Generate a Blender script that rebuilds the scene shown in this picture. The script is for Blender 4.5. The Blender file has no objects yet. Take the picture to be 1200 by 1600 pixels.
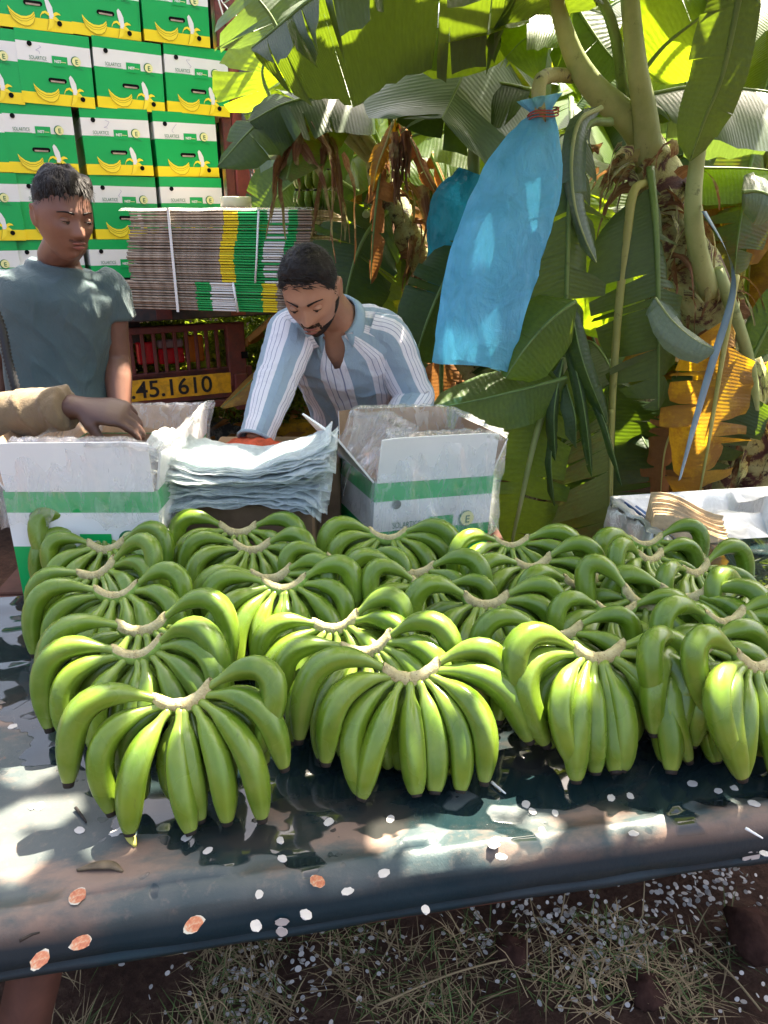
import bpy, math, random
import numpy as np
from mathutils import Vector, Matrix, noise

random.seed(7)
RNG = np.random.default_rng(7)
C = bpy.context.scene.collection
SC = bpy.context.scene
R = math.radians

# ------------------------------------------------------------------ camera, world, sun, exposure
PITCH = R(21.3); FPX = 1155.0; CAMZ = 1.5
cam_d = bpy.data.cameras.new('camera'); cam = bpy.data.objects.new('camera', cam_d); C.objects.link(cam)
cam_d.sensor_fit = 'VERTICAL'; cam_d.sensor_height = 36.0; cam_d.lens = FPX / 1600 * 36.0
cam_d.clip_end = 600; cam_d.clip_start = 0.02
cam.location = (0, 0, CAMZ); cam.rotation_euler = (math.pi / 2 - PITCH, 0, 0)
SC.camera = cam

SUN = Vector((0.38, 0.44, 1.05)).normalized()          # direction towards the sun
world = bpy.data.worlds.new('World'); SC.world = world; world.use_nodes = True
wn = world.node_tree; sky = wn.nodes.new('ShaderNodeTexSky'); sky.sky_type = 'NISHITA'; sky.sun_disc = False
sky.sun_elevation = math.asin(SUN.z); sky.sun_rotation = math.atan2(SUN.x, SUN.y)
sky.dust_density = 8.0; sky.air_density = 1.0; sky.ozone_density = 0.2
wn.links.new(sky.outputs[0], wn.nodes['Background'].inputs[0]); wn.nodes['Background'].inputs[1].default_value = 0.078
sun_d = bpy.data.lights.new('sun', 'SUN'); sun_d.energy = 5.0; sun_d.angle = R(0.5); sun_d.color = (1.0, 0.89, 0.72)
sun = bpy.data.objects.new('sun', sun_d); C.objects.link(sun); sun.location = (3, 5, 9)
sun.rotation_euler = (-SUN).to_track_quat('-Z', 'Y').to_euler()
vs = SC.view_settings; vs.view_transform = 'Standard'; vs.look = 'None'; vs.gamma = 1; vs.use_curve_mapping = False
vs.exposure = 3.15
SC.render.engine = 'CYCLES'
SC.cycles.use_denoising = True
SC.cycles.max_bounces = 8; SC.cycles.diffuse_bounces = 4; SC.cycles.transmission_bounces = 5
SC.cycles.transparent_max_bounces = 24; SC.cycles.caustics_reflective = False; SC.cycles.caustics_refractive = False

# ------------------------------------------------------------------ helpers
ct, st = math.cos(PITCH), math.sin(PITCH)
def ray(px, py):
    u = (px - 600) / FPX; v = (800 - py) / FPX
    return Vector((u, ct + v * st, -st + v * ct))
O = Vector((0, 0, CAMZ))
def P(px, py, Y):
    d = ray(px, py); return O + d * (Y / d.y)
def Pz(px, py, z):
    d = ray(px, py); return O + d * ((z - CAMZ) / d.z)
def lerp(a, b, t): return a + (b - a) * t
def sstep(a, b, x):
    t = min(1, max(0, (x - a) / (b - a))); return t * t * (3 - 2 * t)

def tag(o, label=None, cat=None, group=None, kind=None):
    if label: o['label'] = label
    if cat: o['category'] = cat
    if group: o['group'] = group
    if kind: o['kind'] = kind
    return o
def empty(name, loc=(0, 0, 0), rz=0.0, label=None, cat=None, group=None):
    o = bpy.data.objects.new(name, None); C.objects.link(o); o.location = loc; o.rotation_euler = (0, 0, rz)
    o.empty_display_size = 0.05
    return tag(o, label, cat, group)
def link_mesh(name, me, parent=None, loc=None):
    o = bpy.data.objects.new(name, me); C.objects.link(o)
    if parent is not None: o.parent = parent
    if loc is not None: o.location = loc
    return o
def mk(name, V, F, mats, parent=None, mi=None, uv=None, smooth=True, loc=None):
    me = bpy.data.meshes.new(name)
    me.from_pydata([tuple(v) for v in V], [], [tuple(f) for f in F])
    if not isinstance(mats, (list, tuple)): mats = [mats]
    for m in mats: me.materials.append(m)
    if mi is not None: me.polygons.foreach_set('material_index', np.array(mi, dtype=np.int32))
    if smooth is True: me.polygons.foreach_set('use_smooth', np.ones(len(me.polygons), dtype=bool))
    elif smooth is not False: me.polygons.foreach_set('use_smooth', np.array(smooth, dtype=bool))
    if uv is not None:
        ul = me.uv_layers.new(name='UVMap'); arr = np.array(uv, dtype=np.float32)
        li = np.empty(len(me.loops), dtype=np.int32); me.loops.foreach_get('vertex_index', li)
        ul.data.foreach_set('uv', arr[li].ravel())
    me.update()
    return link_mesh(name, me, parent, loc)

class MB:
    """collects verts/faces with material index"""
    def __init__(s): s.V = []; s.F = []; s.M = []; s.S = []; s.U = []
    def add(s, V, F, m=0, smooth=True, uv=None):
        b = len(s.V); s.V += [tuple(v) for v in V]; s.F += [tuple(i + b for i in f) for f in F]
        if isinstance(m, int): s.M += [m] * len(F)
        else: s.M += list(m)
        s.S += [smooth] * len(F); s.U += (list(uv) if uv is not None else [(0, 0)] * len(V)); return s
    def box(s, c, size, m=0, rot=None, bevel=0.0):
        x, y, z = size[0] / 2, size[1] / 2, size[2] / 2
        c = Vector(c)
        if bevel <= 0:
            vs_ = [Vector((a, b, d)) for a in (-x, x) for b in (-y, y) for d in (-z, z)]
            fs = [(0, 1, 3, 2), (4, 6, 7, 5), (0, 4, 5, 1), (2, 3, 7, 6), (0, 2, 6, 4), (1, 5, 7, 3)]
        else:
            b = bevel; vs_ = []; 
            # octagonal prism ring profile in xy with chamfered top and bottom
            def ring(dx, dy, zz):
                X, Y_ = x - dx, y - dy
                return [Vector(p + (zz,)) for p in [(-X + b, -Y_), (X - b, -Y_), (X, -Y_ + b), (X, Y_ - b), (X - b, Y_), (-X + b, Y_), (-X, Y_ - b), (-X, -Y_ + b)]]
            for dx, zz in ((b, -z), (0, -z + b), (0, z - b), (b, z)): vs_ += ring(dx * .6, dx * .6, zz)
            fs = [tuple(reversed(range(8)))]
            for k in range(3):
                for i in range(8): fs.append((k * 8 + i, k * 8 + (i + 1) % 8, k * 8 + 8 + (i + 1) % 8, k * 8 + 8 + i))
            fs.append(tuple(range(24, 32)))
        if rot is not None: vs_ = [rot @ v for v in vs_]
        return s.add([v + c for v in vs_], fs, m, False)
    def tube(s, pts, rad, n=10, m=0, cap=True, up=None, sq=1.0):
        V, F, U = tube_data(pts, rad, n, cap, up, sq); return s.add(V, F, m, True, U)
    def obj(s, name, mats, parent=None, uv=False, loc=None):
        return mk(name, s.V, s.F, mats, parent, s.M, s.U if uv else None, s.S, loc)

def frames(pts, up=None):
    pts = [Vector(p) for p in pts]; n = len(pts); T = []
    for i in range(n):
        t = pts[min(i + 1, n - 1)] - pts[max(i - 1, 0)]
        T.append(t.normalized() if t.length > 1e-9 else Vector((0, 0, 1)))
    if up is None: up = Vector((0, 0, 1)) if abs(T[0].z) < .9 else Vector((0, 1, 0))
    N = (Vector(up) - T[0] * Vector(up).dot(T[0])).normalized(); out = []
    for i in range(n):
        N = (N - T[i] * N.dot(T[i])).normalized(); out.append((pts[i], T[i], N, T[i].cross(N)))
    return out
def tube_data(pts, rad, n=10, cap=True, up=None, sq=1.0):
    fr = frames(pts, up); k = len(fr); V = []; U = []; F = []
    if not hasattr(rad, '__len__'): rad = [rad] * k
    for i, (p, t, N, B) in enumerate(fr):
        r = rad[i]; ra, rb = (r if hasattr(r, '__len__') else (r, r * sq))
        for j in range(n):
            a = 2 * math.pi * j / n
            V.append(p + N * (math.cos(a) * rb) + B * (math.sin(a) * ra)); U.append((j / n, i / (k - 1)))
    for i in range(k - 1):
        for j in range(n):
            F.append((i * n + j, i * n + (j + 1) % n, (i + 1) * n + (j + 1) % n, (i + 1) * n + j))
    if cap:
        F.append(tuple(reversed(range(n)))); F.append(tuple(range((k - 1) * n, k * n)))
    return V, F, U
def spline(pts, n):
    """Catmull-Rom through points"""
    p = [Vector(q) for q in pts]
    if len(p) == 2: return [p[0].lerp(p[1], i / (n - 1)) for i in range(n)]
    p = [p[0] * 2 - p[1]] + p + [p[-1] * 2 - p[-2]]; m = len(p) - 3; out = []
    for i in range(n):
        x = i / (n - 1) * m; k = min(int(x), m - 1); t = x - k
        a, b, c, d = p[k:k + 4]
        out.append(0.5 * ((2 * b) + (c - a) * t + (2 * a - 5 * b + 4 * c - d) * t * t + (3 * b - a - 3 * c + d) * t ** 3))
    return out
def interp(xs, ys, x):
    return float(np.interp(x, xs, ys))
def nz(p, s=1.0, off=0.0):
    return noise.noise(Vector((p[0] * s + off, p[1] * s + off * .7, p[2] * s - off)))

# ------------------------------------------------------------------ materials
class NT:
    def __init__(s, name):
        s.m = bpy.data.materials.new(name); s.m.use_nodes = True; s.t = s.m.node_tree; s.t.nodes.clear()
        s.out = s.n('ShaderNodeOutputMaterial')
    def n(s, k, **kw):
        o = s.t.nodes.new(k)
        for a, b in kw.items(): setattr(o, a, b)
        return o
    def l(s, a, b): s.t.links.new(a, b)
    def setin(s, node, name, v):
        if v is None: return
        i = node.inputs[name]
        if hasattr(v, 'node') or isinstance(v, bpy.types.NodeSocket): s.l(v, i)
        elif isinstance(v, (tuple, list)) and len(v) == 3 and i.type == 'RGBA': i.default_value = (*v, 1)
        else: i.default_value = v
    def prin(s, color, rough=.5, spec=.5, bump=None, **kw):
        b = s.n('ShaderNodeBsdfPrincipled'); s.setin(b, 'Base Color', color); s.setin(b, 'Roughness', rough)
        s.setin(b, 'Specular IOR Level', spec)
        for k, v in kw.items(): s.setin(b, k.replace('_', ' '), v)
        if bump is not None: s.l(bump, b.inputs['Normal'])
        return b.outputs[0]
    def coord(s, kind='Object'): return s.n('ShaderNodeTexCoord').outputs[kind]
    def noise(s, vec, scale=5, detail=4, rough=.55, dist=0.0, dims=None):
        o = s.n('ShaderNodeTexNoise'); s.l(vec, o.inputs['Vector'])
        o.inputs['Scale'].default_value = scale; o.inputs['Detail'].default_value = detail
        o.inputs['Roughness'].default_value = rough; o.inputs['Distortion'].default_value = dist
        return o.outputs['Fac']
    def mapping(s, vec, scale=(1, 1, 1), loc=(0, 0, 0), rot=(0, 0, 0)):
        o = s.n('ShaderNodeMapping'); s.l(vec, o.inputs[0]); o.inputs['Scale'].default_value = scale
        o.inputs['Location'].default_value = loc; o.inputs['Rotation'].default_value = rot; return o.outputs[0]
    def ramp(s, fac, stops, interp='LINEAR'):
        o = s.n('ShaderNodeValToRGB'); s.l(fac, o.inputs[0]); e = o.color_ramp; e.interpolation = interp
        while len(e.elements) < len(stops): e.elements.new(.5)
        for el, (p, c) in zip(e.elements, stops):
            el.position = p; el.color = (*c, 1) if hasattr(c, '__len__') else (c, c, c, 1)
        return o.outputs[0]
    def mix(s, fac, a, b, mode='MIX'):
        o = s.n('ShaderNodeMix', data_type='RGBA', blend_type=mode)
        for nm, v in ((0, fac), (6, a), (7, b)):
            i = o.inputs[nm]
            if isinstance(v, bpy.types.NodeSocket): s.l(v, i)
            elif hasattr(v, '__len__'): i.default_value = (*v, 1)
            else: i.default_value = v
        return o.outputs[2]
    def math(s, op, a, b=None, c=None):
        o = s.n('ShaderNodeMath', operation=op)
        for i, v in enumerate((a, b, c)):
            if v is None: continue
            if isinstance(v, bpy.types.NodeSocket): s.l(v, o.inputs[i])
            else: o.inputs[i].default_value = v
        return o.outputs[0]
    def sep(s, v):
        o = s.n('ShaderNodeSeparateXYZ'); s.l(v, o.inputs[0]); return o.outputs
    def bump(s, h, strength=.3, dist=.01):
        o = s.n('ShaderNodeBump'); s.l(h, o.inputs['Height']); o.inputs['Strength'].default_value = strength
        o.inputs['Distance'].default_value = dist; return o.outputs[0]
    def shmix(s, fac, a, b):
        o = s.n('ShaderNodeMixShader')
        if isinstance(fac, bpy.types.NodeSocket): s.l(fac, o.inputs[0])
        else: o.inputs[0].default_value = fac
        s.l(a, o.inputs[1]); s.l(b, o.inputs[2]); return o.outputs[0]
    def trans(s, color):
        o = s.n('ShaderNodeBsdfTranslucent'); s.setin(o, 'Color', color); return o.outputs[0]
    def transp(s, color=(1, 1, 1)):
        o = s.n('ShaderNodeBsdfTransparent'); s.setin(o, 'Color', color); return o.outputs[0]
    def done(s, sh): s.l(sh, s.out.inputs[0]); return s.m
    def orand(s): return s.n('ShaderNodeObjectInfo').outputs['Random']

def simple(name, col, rough=.6, var=.25, scale=8, spec=.4, bump=.15, bscale=60, metal=0.0, dirt=None, dirtamt=.5):
    t = NT(name); co = t.coord(); n1 = t.noise(co, scale, 5); dark = tuple(c * (1 - var) for c in col); lite = tuple(min(1, c * (1 + var)) for c in col)
    c = t.mix(t.ramp(n1, [(.3, 0.0), (.7, 1.0)]), dark, lite)
    if dirt is not None:
        c = t.mix(t.math('MULTIPLY', t.ramp(t.noise(co, scale * 1.7, 8, .7), [(.48, 0.0), (.62, 1.0)]), dirtamt), c, dirt)
    b = t.bump(t.noise(co, bscale, 3), bump, .004)
    return t.done(t.prin(c, rough, spec, b, Metallic=metal))

M = {}
def m_leaf(name, top, tr, fac=.42, rough=.42, edge=None, brown=0.0, spec=.35):
    t = NT(name); uv = t.coord('UV'); sx = t.sep(uv)
    nu = t.n('ShaderNodeCombineXYZ'); t.l(t.math('MULTIPLY', sx[0], 1.0), nu.inputs[0]); t.l(t.math('MULTIPLY', sx[1], .08), nu.inputs[1])
    fine = t.noise(nu.outputs[0], 95, 2, .6)      # veins run from rib to margin
    vein = t.math('SINE', t.math('MULTIPLY', sx[0], 420.0))
    vein = t.math('MULTIPLY_ADD', vein, .5, .5)
    big = t.noise(t.coord('Object'), 3.5, 4)
    rnd = t.orand()
    c = t.mix(fine, tuple(x * .72 for x in top), tuple(x * 1.3 for x in top))
    c = t.mix(t.math('MULTIPLY', big, .5), c, tuple(x * y for x, y in zip(top, (1.5, 1.15, .8))))
    tc = t.mix(fine, tuple(x * .6 for x in tr), tuple(x * 1.15 for x in tr))
    if brown > 0:
        spots = t.ramp(t.noise(t.coord('Object'), 9, 8, .7), [(.6 - brown * .3, 0.0), (.68 - brown * .25, 1.0)])
        ev = t.math('ADD', t.math('ABSOLUTE', sx[1]), t.math('MULTIPLY', t.noise(t.coord('Object'), 30, 4), .06))
        em = t.ramp(ev, [(1.0, 0.0), (1.02, 1.0)])
        mk_ = t.math('MAXIMUM', t.math('MULTIPLY', spots, brown), em)
        c = t.mix(mk_, c, (.16, .075, .025)); tc = t.mix(mk_, tc, (.30, .12, .02))
    bp = t.bump(t.math('ADD', t.math('MULTIPLY', vein, .5), fine), .35, .003)
    p = t.prin(c, rough, spec, bp); tl = t.trans(tc)
    t.l(bp, tl.node.inputs['Normal'])
    return t.done(t.shmix(fac, p, tl))
M['leaf'] = m_leaf('leaf_green', (.055, .105, .030), (.40, .56, .010), .48)
M['leaf_s'] = m_leaf('leaf_olive_shaded', (.042, .075, .034), (.16, .24, .008), .34, .45)  # olive copy of the green leaf, shade put into darker colour and low translucency
M['leaf_b'] = m_leaf('leaf_worn', (.055, .095, .035), (.26, .36, .008), .40, .45, brown=.35)
M['leaf_blue'] = m_leaf('leaf_glaucous', (.085, .135, .095), (.16, .26, .03), .25, .38, spec=.6)
M['leaf_yellow'] = m_leaf('leaf_yellowing', (.26, .17, .03), (.75, .45, .01), .45, .6, brown=.6)
M['leaf_dark'] = m_leaf('leaf_dark', (.028, .060, .022), (.15, .25, .008), .4, .45)
M['leaf_dry'] = m_leaf('leaf_dry', (.20, .105, .045), (.35, .15, .04), .35, .8, brown=.5, spec=.1)
def m_rib(name, a, b, tr=.1):
    t = NT(name); co = t.coord(); n1 = t.noise(co, 9, 6, .65)
    c = t.mix(t.ramp(n1, [(.35, 0.0), (.7, 1.0)]), a, b)
    c = t.mix(t.ramp(t.noise(co, 22, 6, .7), [(.6, 0.0), (.68, 1.0)]), c, tuple(x * .45 for x in a))
    return t.done(t.shmix(tr, t.prin(c, .5, .4, t.bump(t.noise(t.mapping(co, (90, 90, 6)), 1, 3), .3, .003)), t.trans(tuple(x * 1.3 for x in b))))
M['rib'] = m_rib('midrib_green', (.10, .17, .04), (.17, .25, .07), .2)
M['rib_pale'] = m_rib('petiole_pale', (.22, .28, .10), (.36, .40, .18), .2)
M['rib_yel'] = m_rib('petiole_yellow', (.30, .30, .08), (.42, .40, .14), .3)
def m_stem():
    t = NT('pseudostem'); co = t.coord('UV'); ob = t.coord('Object')
    a = t.noise(t.mapping(co, (5, 9, 1)), 1, 9, .7, .6); b = t.noise(ob, 26, 6, .75)
    base = t.ramp(a, [(.30, (.030, .014, .014)), (.42, (.10, .045, .035)), (.47, (.30, .30, .12)), (.62, (.42, .45, .22)), (.72, (.50, .42, .22)), (.78, (.22, .12, .06))])
    c = t.mix(t.ramp(b, [(.56, 0.0), (.64, 1.0)]), base, (.035, .02, .018))
    return t.done(t.prin(c, .6, .3, t.bump(t.math('ADD', a, b), .7, .012)))
M['stem'] = m_stem()
def m_sheath():
    t = NT('dry_sheath'); co = t.coord('UV'); ob = t.coord('Object')
    a = t.noise(t.mapping(co, (14, 2, 1)), 1, 6, .7); b = t.noise(ob, 9, 6, .7)
    c = t.ramp(a, [(.3, (.035, .018, .012)), (.5, (.13, .065, .035)), (.7, (.33, .2, .11))])
    c = t.mix(t.ramp(b, [(.5, 0.0), (.6, 1.0)]), c, (.28, .27, .11))
    return t.done(t.shmix(.15, t.prin(c, .8, .15, t.bump(a, .6, .006)), t.trans((.4, .2, .06))))
M['sheath'] = m_sheath()

def m_banana():
    t = NT('banana_skin'); uv = t.sep(t.coord('UV')); ob = t.coord('Object')
    n1 = t.noise(ob, 14, 4); n2 = t.noise(ob, 120, 6, .75)
    c = t.mix(t.ramp(n1, [(.3, 0.0), (.7, 1.0)]), (.052, .120, .006), (.125, .190, .012))
    rnd = t.orand(); c = t.mix(t.math('MULTIPLY', rnd, .4), c, (.15, .23, .022))
    ridge = t.math('POWER', t.math('MULTIPLY_ADD', t.math('COSINE', t.math('MULTIPLY', uv[0], 2 * math.pi * 5)), .5, .5), 5.0)
    c = t.mix(t.math('MULTIPLY', ridge, .28), c, (.19, .30, .05))
    ends = t.ramp(uv[1], [(0.0, 1.0), (.13, .55), (.25, 0.0), (.84, 0.0), (.96, 1.0)])
    c = t.mix(t.math('MULTIPLY', ends, .6), c, (.24, .32, .06))
    c = t.mix(t.math('MULTIPLY', t.ramp(n2, [(.68, 0.0), (.73, 1.0)]), .6), c, (.10, .07, .02))
    scar = t.ramp(t.noise(t.mapping(ob, (1, 1, 1), (3, 1, 2)), 38, 8, .8), [(.66, 0.0), (.7, 1.0)])
    c = t.mix(t.math('MULTIPLY', scar, .45), c, (.15, .13, .05))
    drip = t.ramp(t.noise(t.mapping(ob, (1, 1, .25), (9, 4, 0)), 55, 3, .6), [(.70, 0.0), (.74, 1.0)])
    c = t.mix(t.math('MULTIPLY', drip, .35), c, (.05, .06, .02))
    bloom = t.ramp(t.noise(ob, 22, 6, .7), [(.45, 0.0), (.75, 1.0)])
    c = t.mix(t.math('MULTIPLY', bloom, .25), c, (.20, .27, .10))
    rg = t.ramp(t.noise(ob, 9, 3), [(.3, .20), (.7, .38)])
    return t.done(t.prin(c, rg, .42, t.bump(t.noise(ob, 30, 4), .12, .004), Subsurface_Weight=.12, Subsurface_Radius=(.004, .008, .001), Coat_Weight=.08, Coat_Roughness=.25))
M['banana'] = m_banana()
M['btip'] = simple('banana_tip', (.018, .013, .010), .8, .5, 60)
def m_crown():
    t = NT('crown_cut'); ob = t.coord(); n = t.noise(ob, 70, 6, .75)
    c = t.ramp(n, [(.3, (.20, .15, .06)), (.45, (.42, .36, .18)), (.7, (.52, .47, .27))])
    c = t.mix(t.ramp(t.noise(ob, 160, 3), [(.62, 0.0), (.7, 1.0)]), c, (.20, .13, .07))
    return t.done(t.prin(c, .75, .2, t.bump(n, .6, .006)))
M['crown'] = m_crown()
M['crown_green'] = simple('crown_green', (.20, .32, .06), .5, .4, 50)

# ------------------------------------------------------------------ more materials
def m_soil():
    t = NT('soil'); co = t.coord(); a = t.noise(co, 6, 10, .7); b = t.noise(co, 45, 8, .75)
    c = t.ramp(t.math('MULTIPLY_ADD', b, .5, t.math('MULTIPLY', a, .5)), [(.3, (.022, .013, .010)), (.5, (.075, .040, .028)), (.7, (.16, .095, .065))])
    return t.done(t.prin(c, .95, .15, t.bump(t.math('ADD', a, b), 1.0, .03)))
M['soil'] = m_soil()
def m_table():
    t = NT('table_paint'); co = t.coord(); s = t.sep(co)
    n1 = t.noise(co, 7, 9, .62); n2 = t.noise(co, 60, 8, .7); n3 = t.noise(co, 2.3, 3)
    c = t.mix(t.ramp(n1, [(.32, 0.0), (.66, 1.0)]), (.022, .044, .050), (.070, .080, .078))
    c = t.mix(t.math('MULTIPLY', t.ramp(n3, [(.45, 0.0), (.7, 1.0)]), .55), c, (.110, .108, .100))
    c = t.mix(t.math('MULTIPLY', t.ramp(n2, [(.55, 0.0), (.72, 1.0)]), .45), c, (.17, .14, .115))
    rust = t.ramp(t.noise(t.mapping(co, (1, 1, 1), (4, 2, 0)), 5, 10, .75), [(.62, 0.0), (.7, 1.0)])
    c = t.mix(t.math('MULTIPLY', rust, .8), c, (.28, .12, .06))
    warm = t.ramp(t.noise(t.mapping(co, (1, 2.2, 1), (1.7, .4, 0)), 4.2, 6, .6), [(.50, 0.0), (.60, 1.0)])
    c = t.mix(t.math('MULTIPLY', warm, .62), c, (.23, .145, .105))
    # standing water: further back and to the right, in lobed pools; front face stays dry and blue
    w = t.noise(t.mapping(co, (1, 1.4, 0)), 8.5, 3, .45, .3)
    w = t.math('ADD', w, t.math('MULTIPLY', t.math('SUBTRACT', s[1], .045), 2.8))
    w = t.math('ADD', w, t.math('MULTIPLY', s[0], .22))
    left = t.math('MULTIPLY', t.math('MINIMUM', t.math('ADD', s[0], .28), 0.0), 3.2)
    w = t.math('ADD', w, left)
    wet = t.ramp(w, [(.545, 0.0), (.56, 1.0)])
    dampf = t.ramp(w, [(.40, 0.0), (.55, 1.0)])
    drops = t.ramp(t.noise(t.mapping(co, (1, 1.2, 0), (7, 0, 0)), 30, 2, .4), [(.66, 0.0), (.67, 1.0)])
    wet = t.math('MAXIMUM', wet, t.math('MULTIPLY', drops, dampf))
    wet = t.math('MULTIPLY', wet, t.ramp(t.math('ADD', s[2], 1.0), [(.978, 0.0), (.992, 1.0)]))
    face = t.ramp(s[2], [(0.0, 1.0), (1.0, 0.0)])
    c = t.mix(t.math('MULTIPLY', wet, .86), c, (.002, .010, .012))
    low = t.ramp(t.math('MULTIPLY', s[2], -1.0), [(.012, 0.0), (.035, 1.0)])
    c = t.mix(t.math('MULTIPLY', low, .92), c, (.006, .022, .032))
    r = t.mix(wet, t.ramp(n1, [(.3, .30), (.7, .50)]), (.04, .04, .04))
    h = t.mix(wet, t.math('ADD', n1, t.math('MULTIPLY', n2, .35)), (.5, .5, .5))
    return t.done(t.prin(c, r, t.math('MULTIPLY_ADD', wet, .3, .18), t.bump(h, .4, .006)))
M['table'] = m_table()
M['rust_steel'] = simple('rusty_brown_steel', (.11, .040, .026), .75, .4, 12, dirt=(.03, .02, .018))
M['wood_leg'] = simple('reddish_timber', (.10, .042, .028), .85, .35, 14)
M['cgreen'] = simple('carton_green', (.004, .36, .085), .38, .06, 4, .45, .05)
M['cwhite'] = simple('carton_white', (.74, .74, .72), .42, .05, 5, .4, .05)
M['cyellow'] = simple('carton_yellow', (.86, .66, .02), .4, .05, 4, .4, .05)
M['kraft'] = simple('kraft_board', (.27, .175, .105), .9, .18, 20, .1, .2, 90)
M['kraft_grey'] = simple('board_edge_grey', (.33, .265, .21), .9, .35, 40, .1, .5, 140)
M['kraft_lite'] = simple('board_edge_light', (.55, .40, .24), .9, .25, 30, .1, .4, 120)
M['dark'] = simple('dark_void', (.006, .006, .007), .9, .3, 5, .1)
M['ink'] = simple('print_ink_green', (.02, .16, .07), .5, .05)
M['ink_black'] = simple('black_paint', (.012, .012, .014), .6, .2)
M['print_yellow'] = simple('print_yellow', (.88, .70, .04), .4, .05)
M['print_shade'] = simple('print_line_ochre', (.36, .26, .01), .5, .05)
M['logo_pale'] = simple('print_pale_yellow', (.80, .78, .35), .5, .05)
M['pen'] = simple('pen_mark', (.25, .22, .42), .6, .05)
def m_plastic(name, col, alpha, rough=.12, tl=.5, spec=1.0):
    t = NT(name); co = t.coord(); n = t.noise(co, 38, 5, .6, 1.2); n2 = t.noise(co, 11, 4, .6, .8)
    bp = t.bump(t.math('ADD', n, n2), .55, .006)
    g = t.n('ShaderNodeBsdfGlossy'); g.inputs['Roughness'].default_value = rough; t.l(bp, g.inputs['Normal'])
    d = t.n('ShaderNodeBsdfDiffuse'); t.setin(d, 'Color', col); t.l(bp, d.inputs['Normal'])
    body = t.shmix(tl, d.outputs[0], t.trans(col))
    fr = t.n('ShaderNodeLayerWeight'); fr.inputs[0].default_value = .35; t.l(bp, fr.inputs['Normal'])
    body = t.shmix(t.math('MULTIPLY_ADD', fr.outputs['Fresnel'], .5 * spec, .04), body, g.outputs[0])
    a = t.math('ADD', alpha, t.math('MULTIPLY', t.ramp(t.noise(t.mapping(co, (1, 1, .35)), 26, 5, .6, 2.0), [(.45, 0.0), (.8, 1.0)]), .35 if alpha < .7 else .2))
    return t.done(t.shmix(a, t.transp(), body))
M['liner'] = m_plastic('plastic_liner', (.85, .84, .84), .20)
M['liner_r'] = m_plastic('plastic_liner_dense', (.82, .84, .85), .22)
M['bag_white'] = m_plastic('white_bag', (.86, .90, .94), .82, .25, .5)
M['foam'] = m_plastic('foam_sheet', (.90, .96, .97), .62, .35, .72, .3)

# ------------------------------------------------------------------ ground
def ground():
    V = []; F = []; xs = [-60, -30, -15] + list(np.linspace(-6, 6, 73)) + [15, 30, 60]; ys = [-20, -6] + list(np.linspace(-1.5, 9, 85)) + [15, 30, 70]
    for y in ys:
        for x in xs:
            V.append((x, y, .05 * nz((x, y, 0), 1.3) + .02 * nz((x, y, 0), 6, 3) - .01))
    nx = len(xs)
    for j in range(len(ys) - 1):
        for i in range(nx - 1): F.append((j * nx + i, j * nx + i + 1, (j + 1) * nx + i + 1, (j + 1) * nx + i))
    o = mk('ground', V, F, M['soil']); tag(o, kind='structure')
ground()

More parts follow.
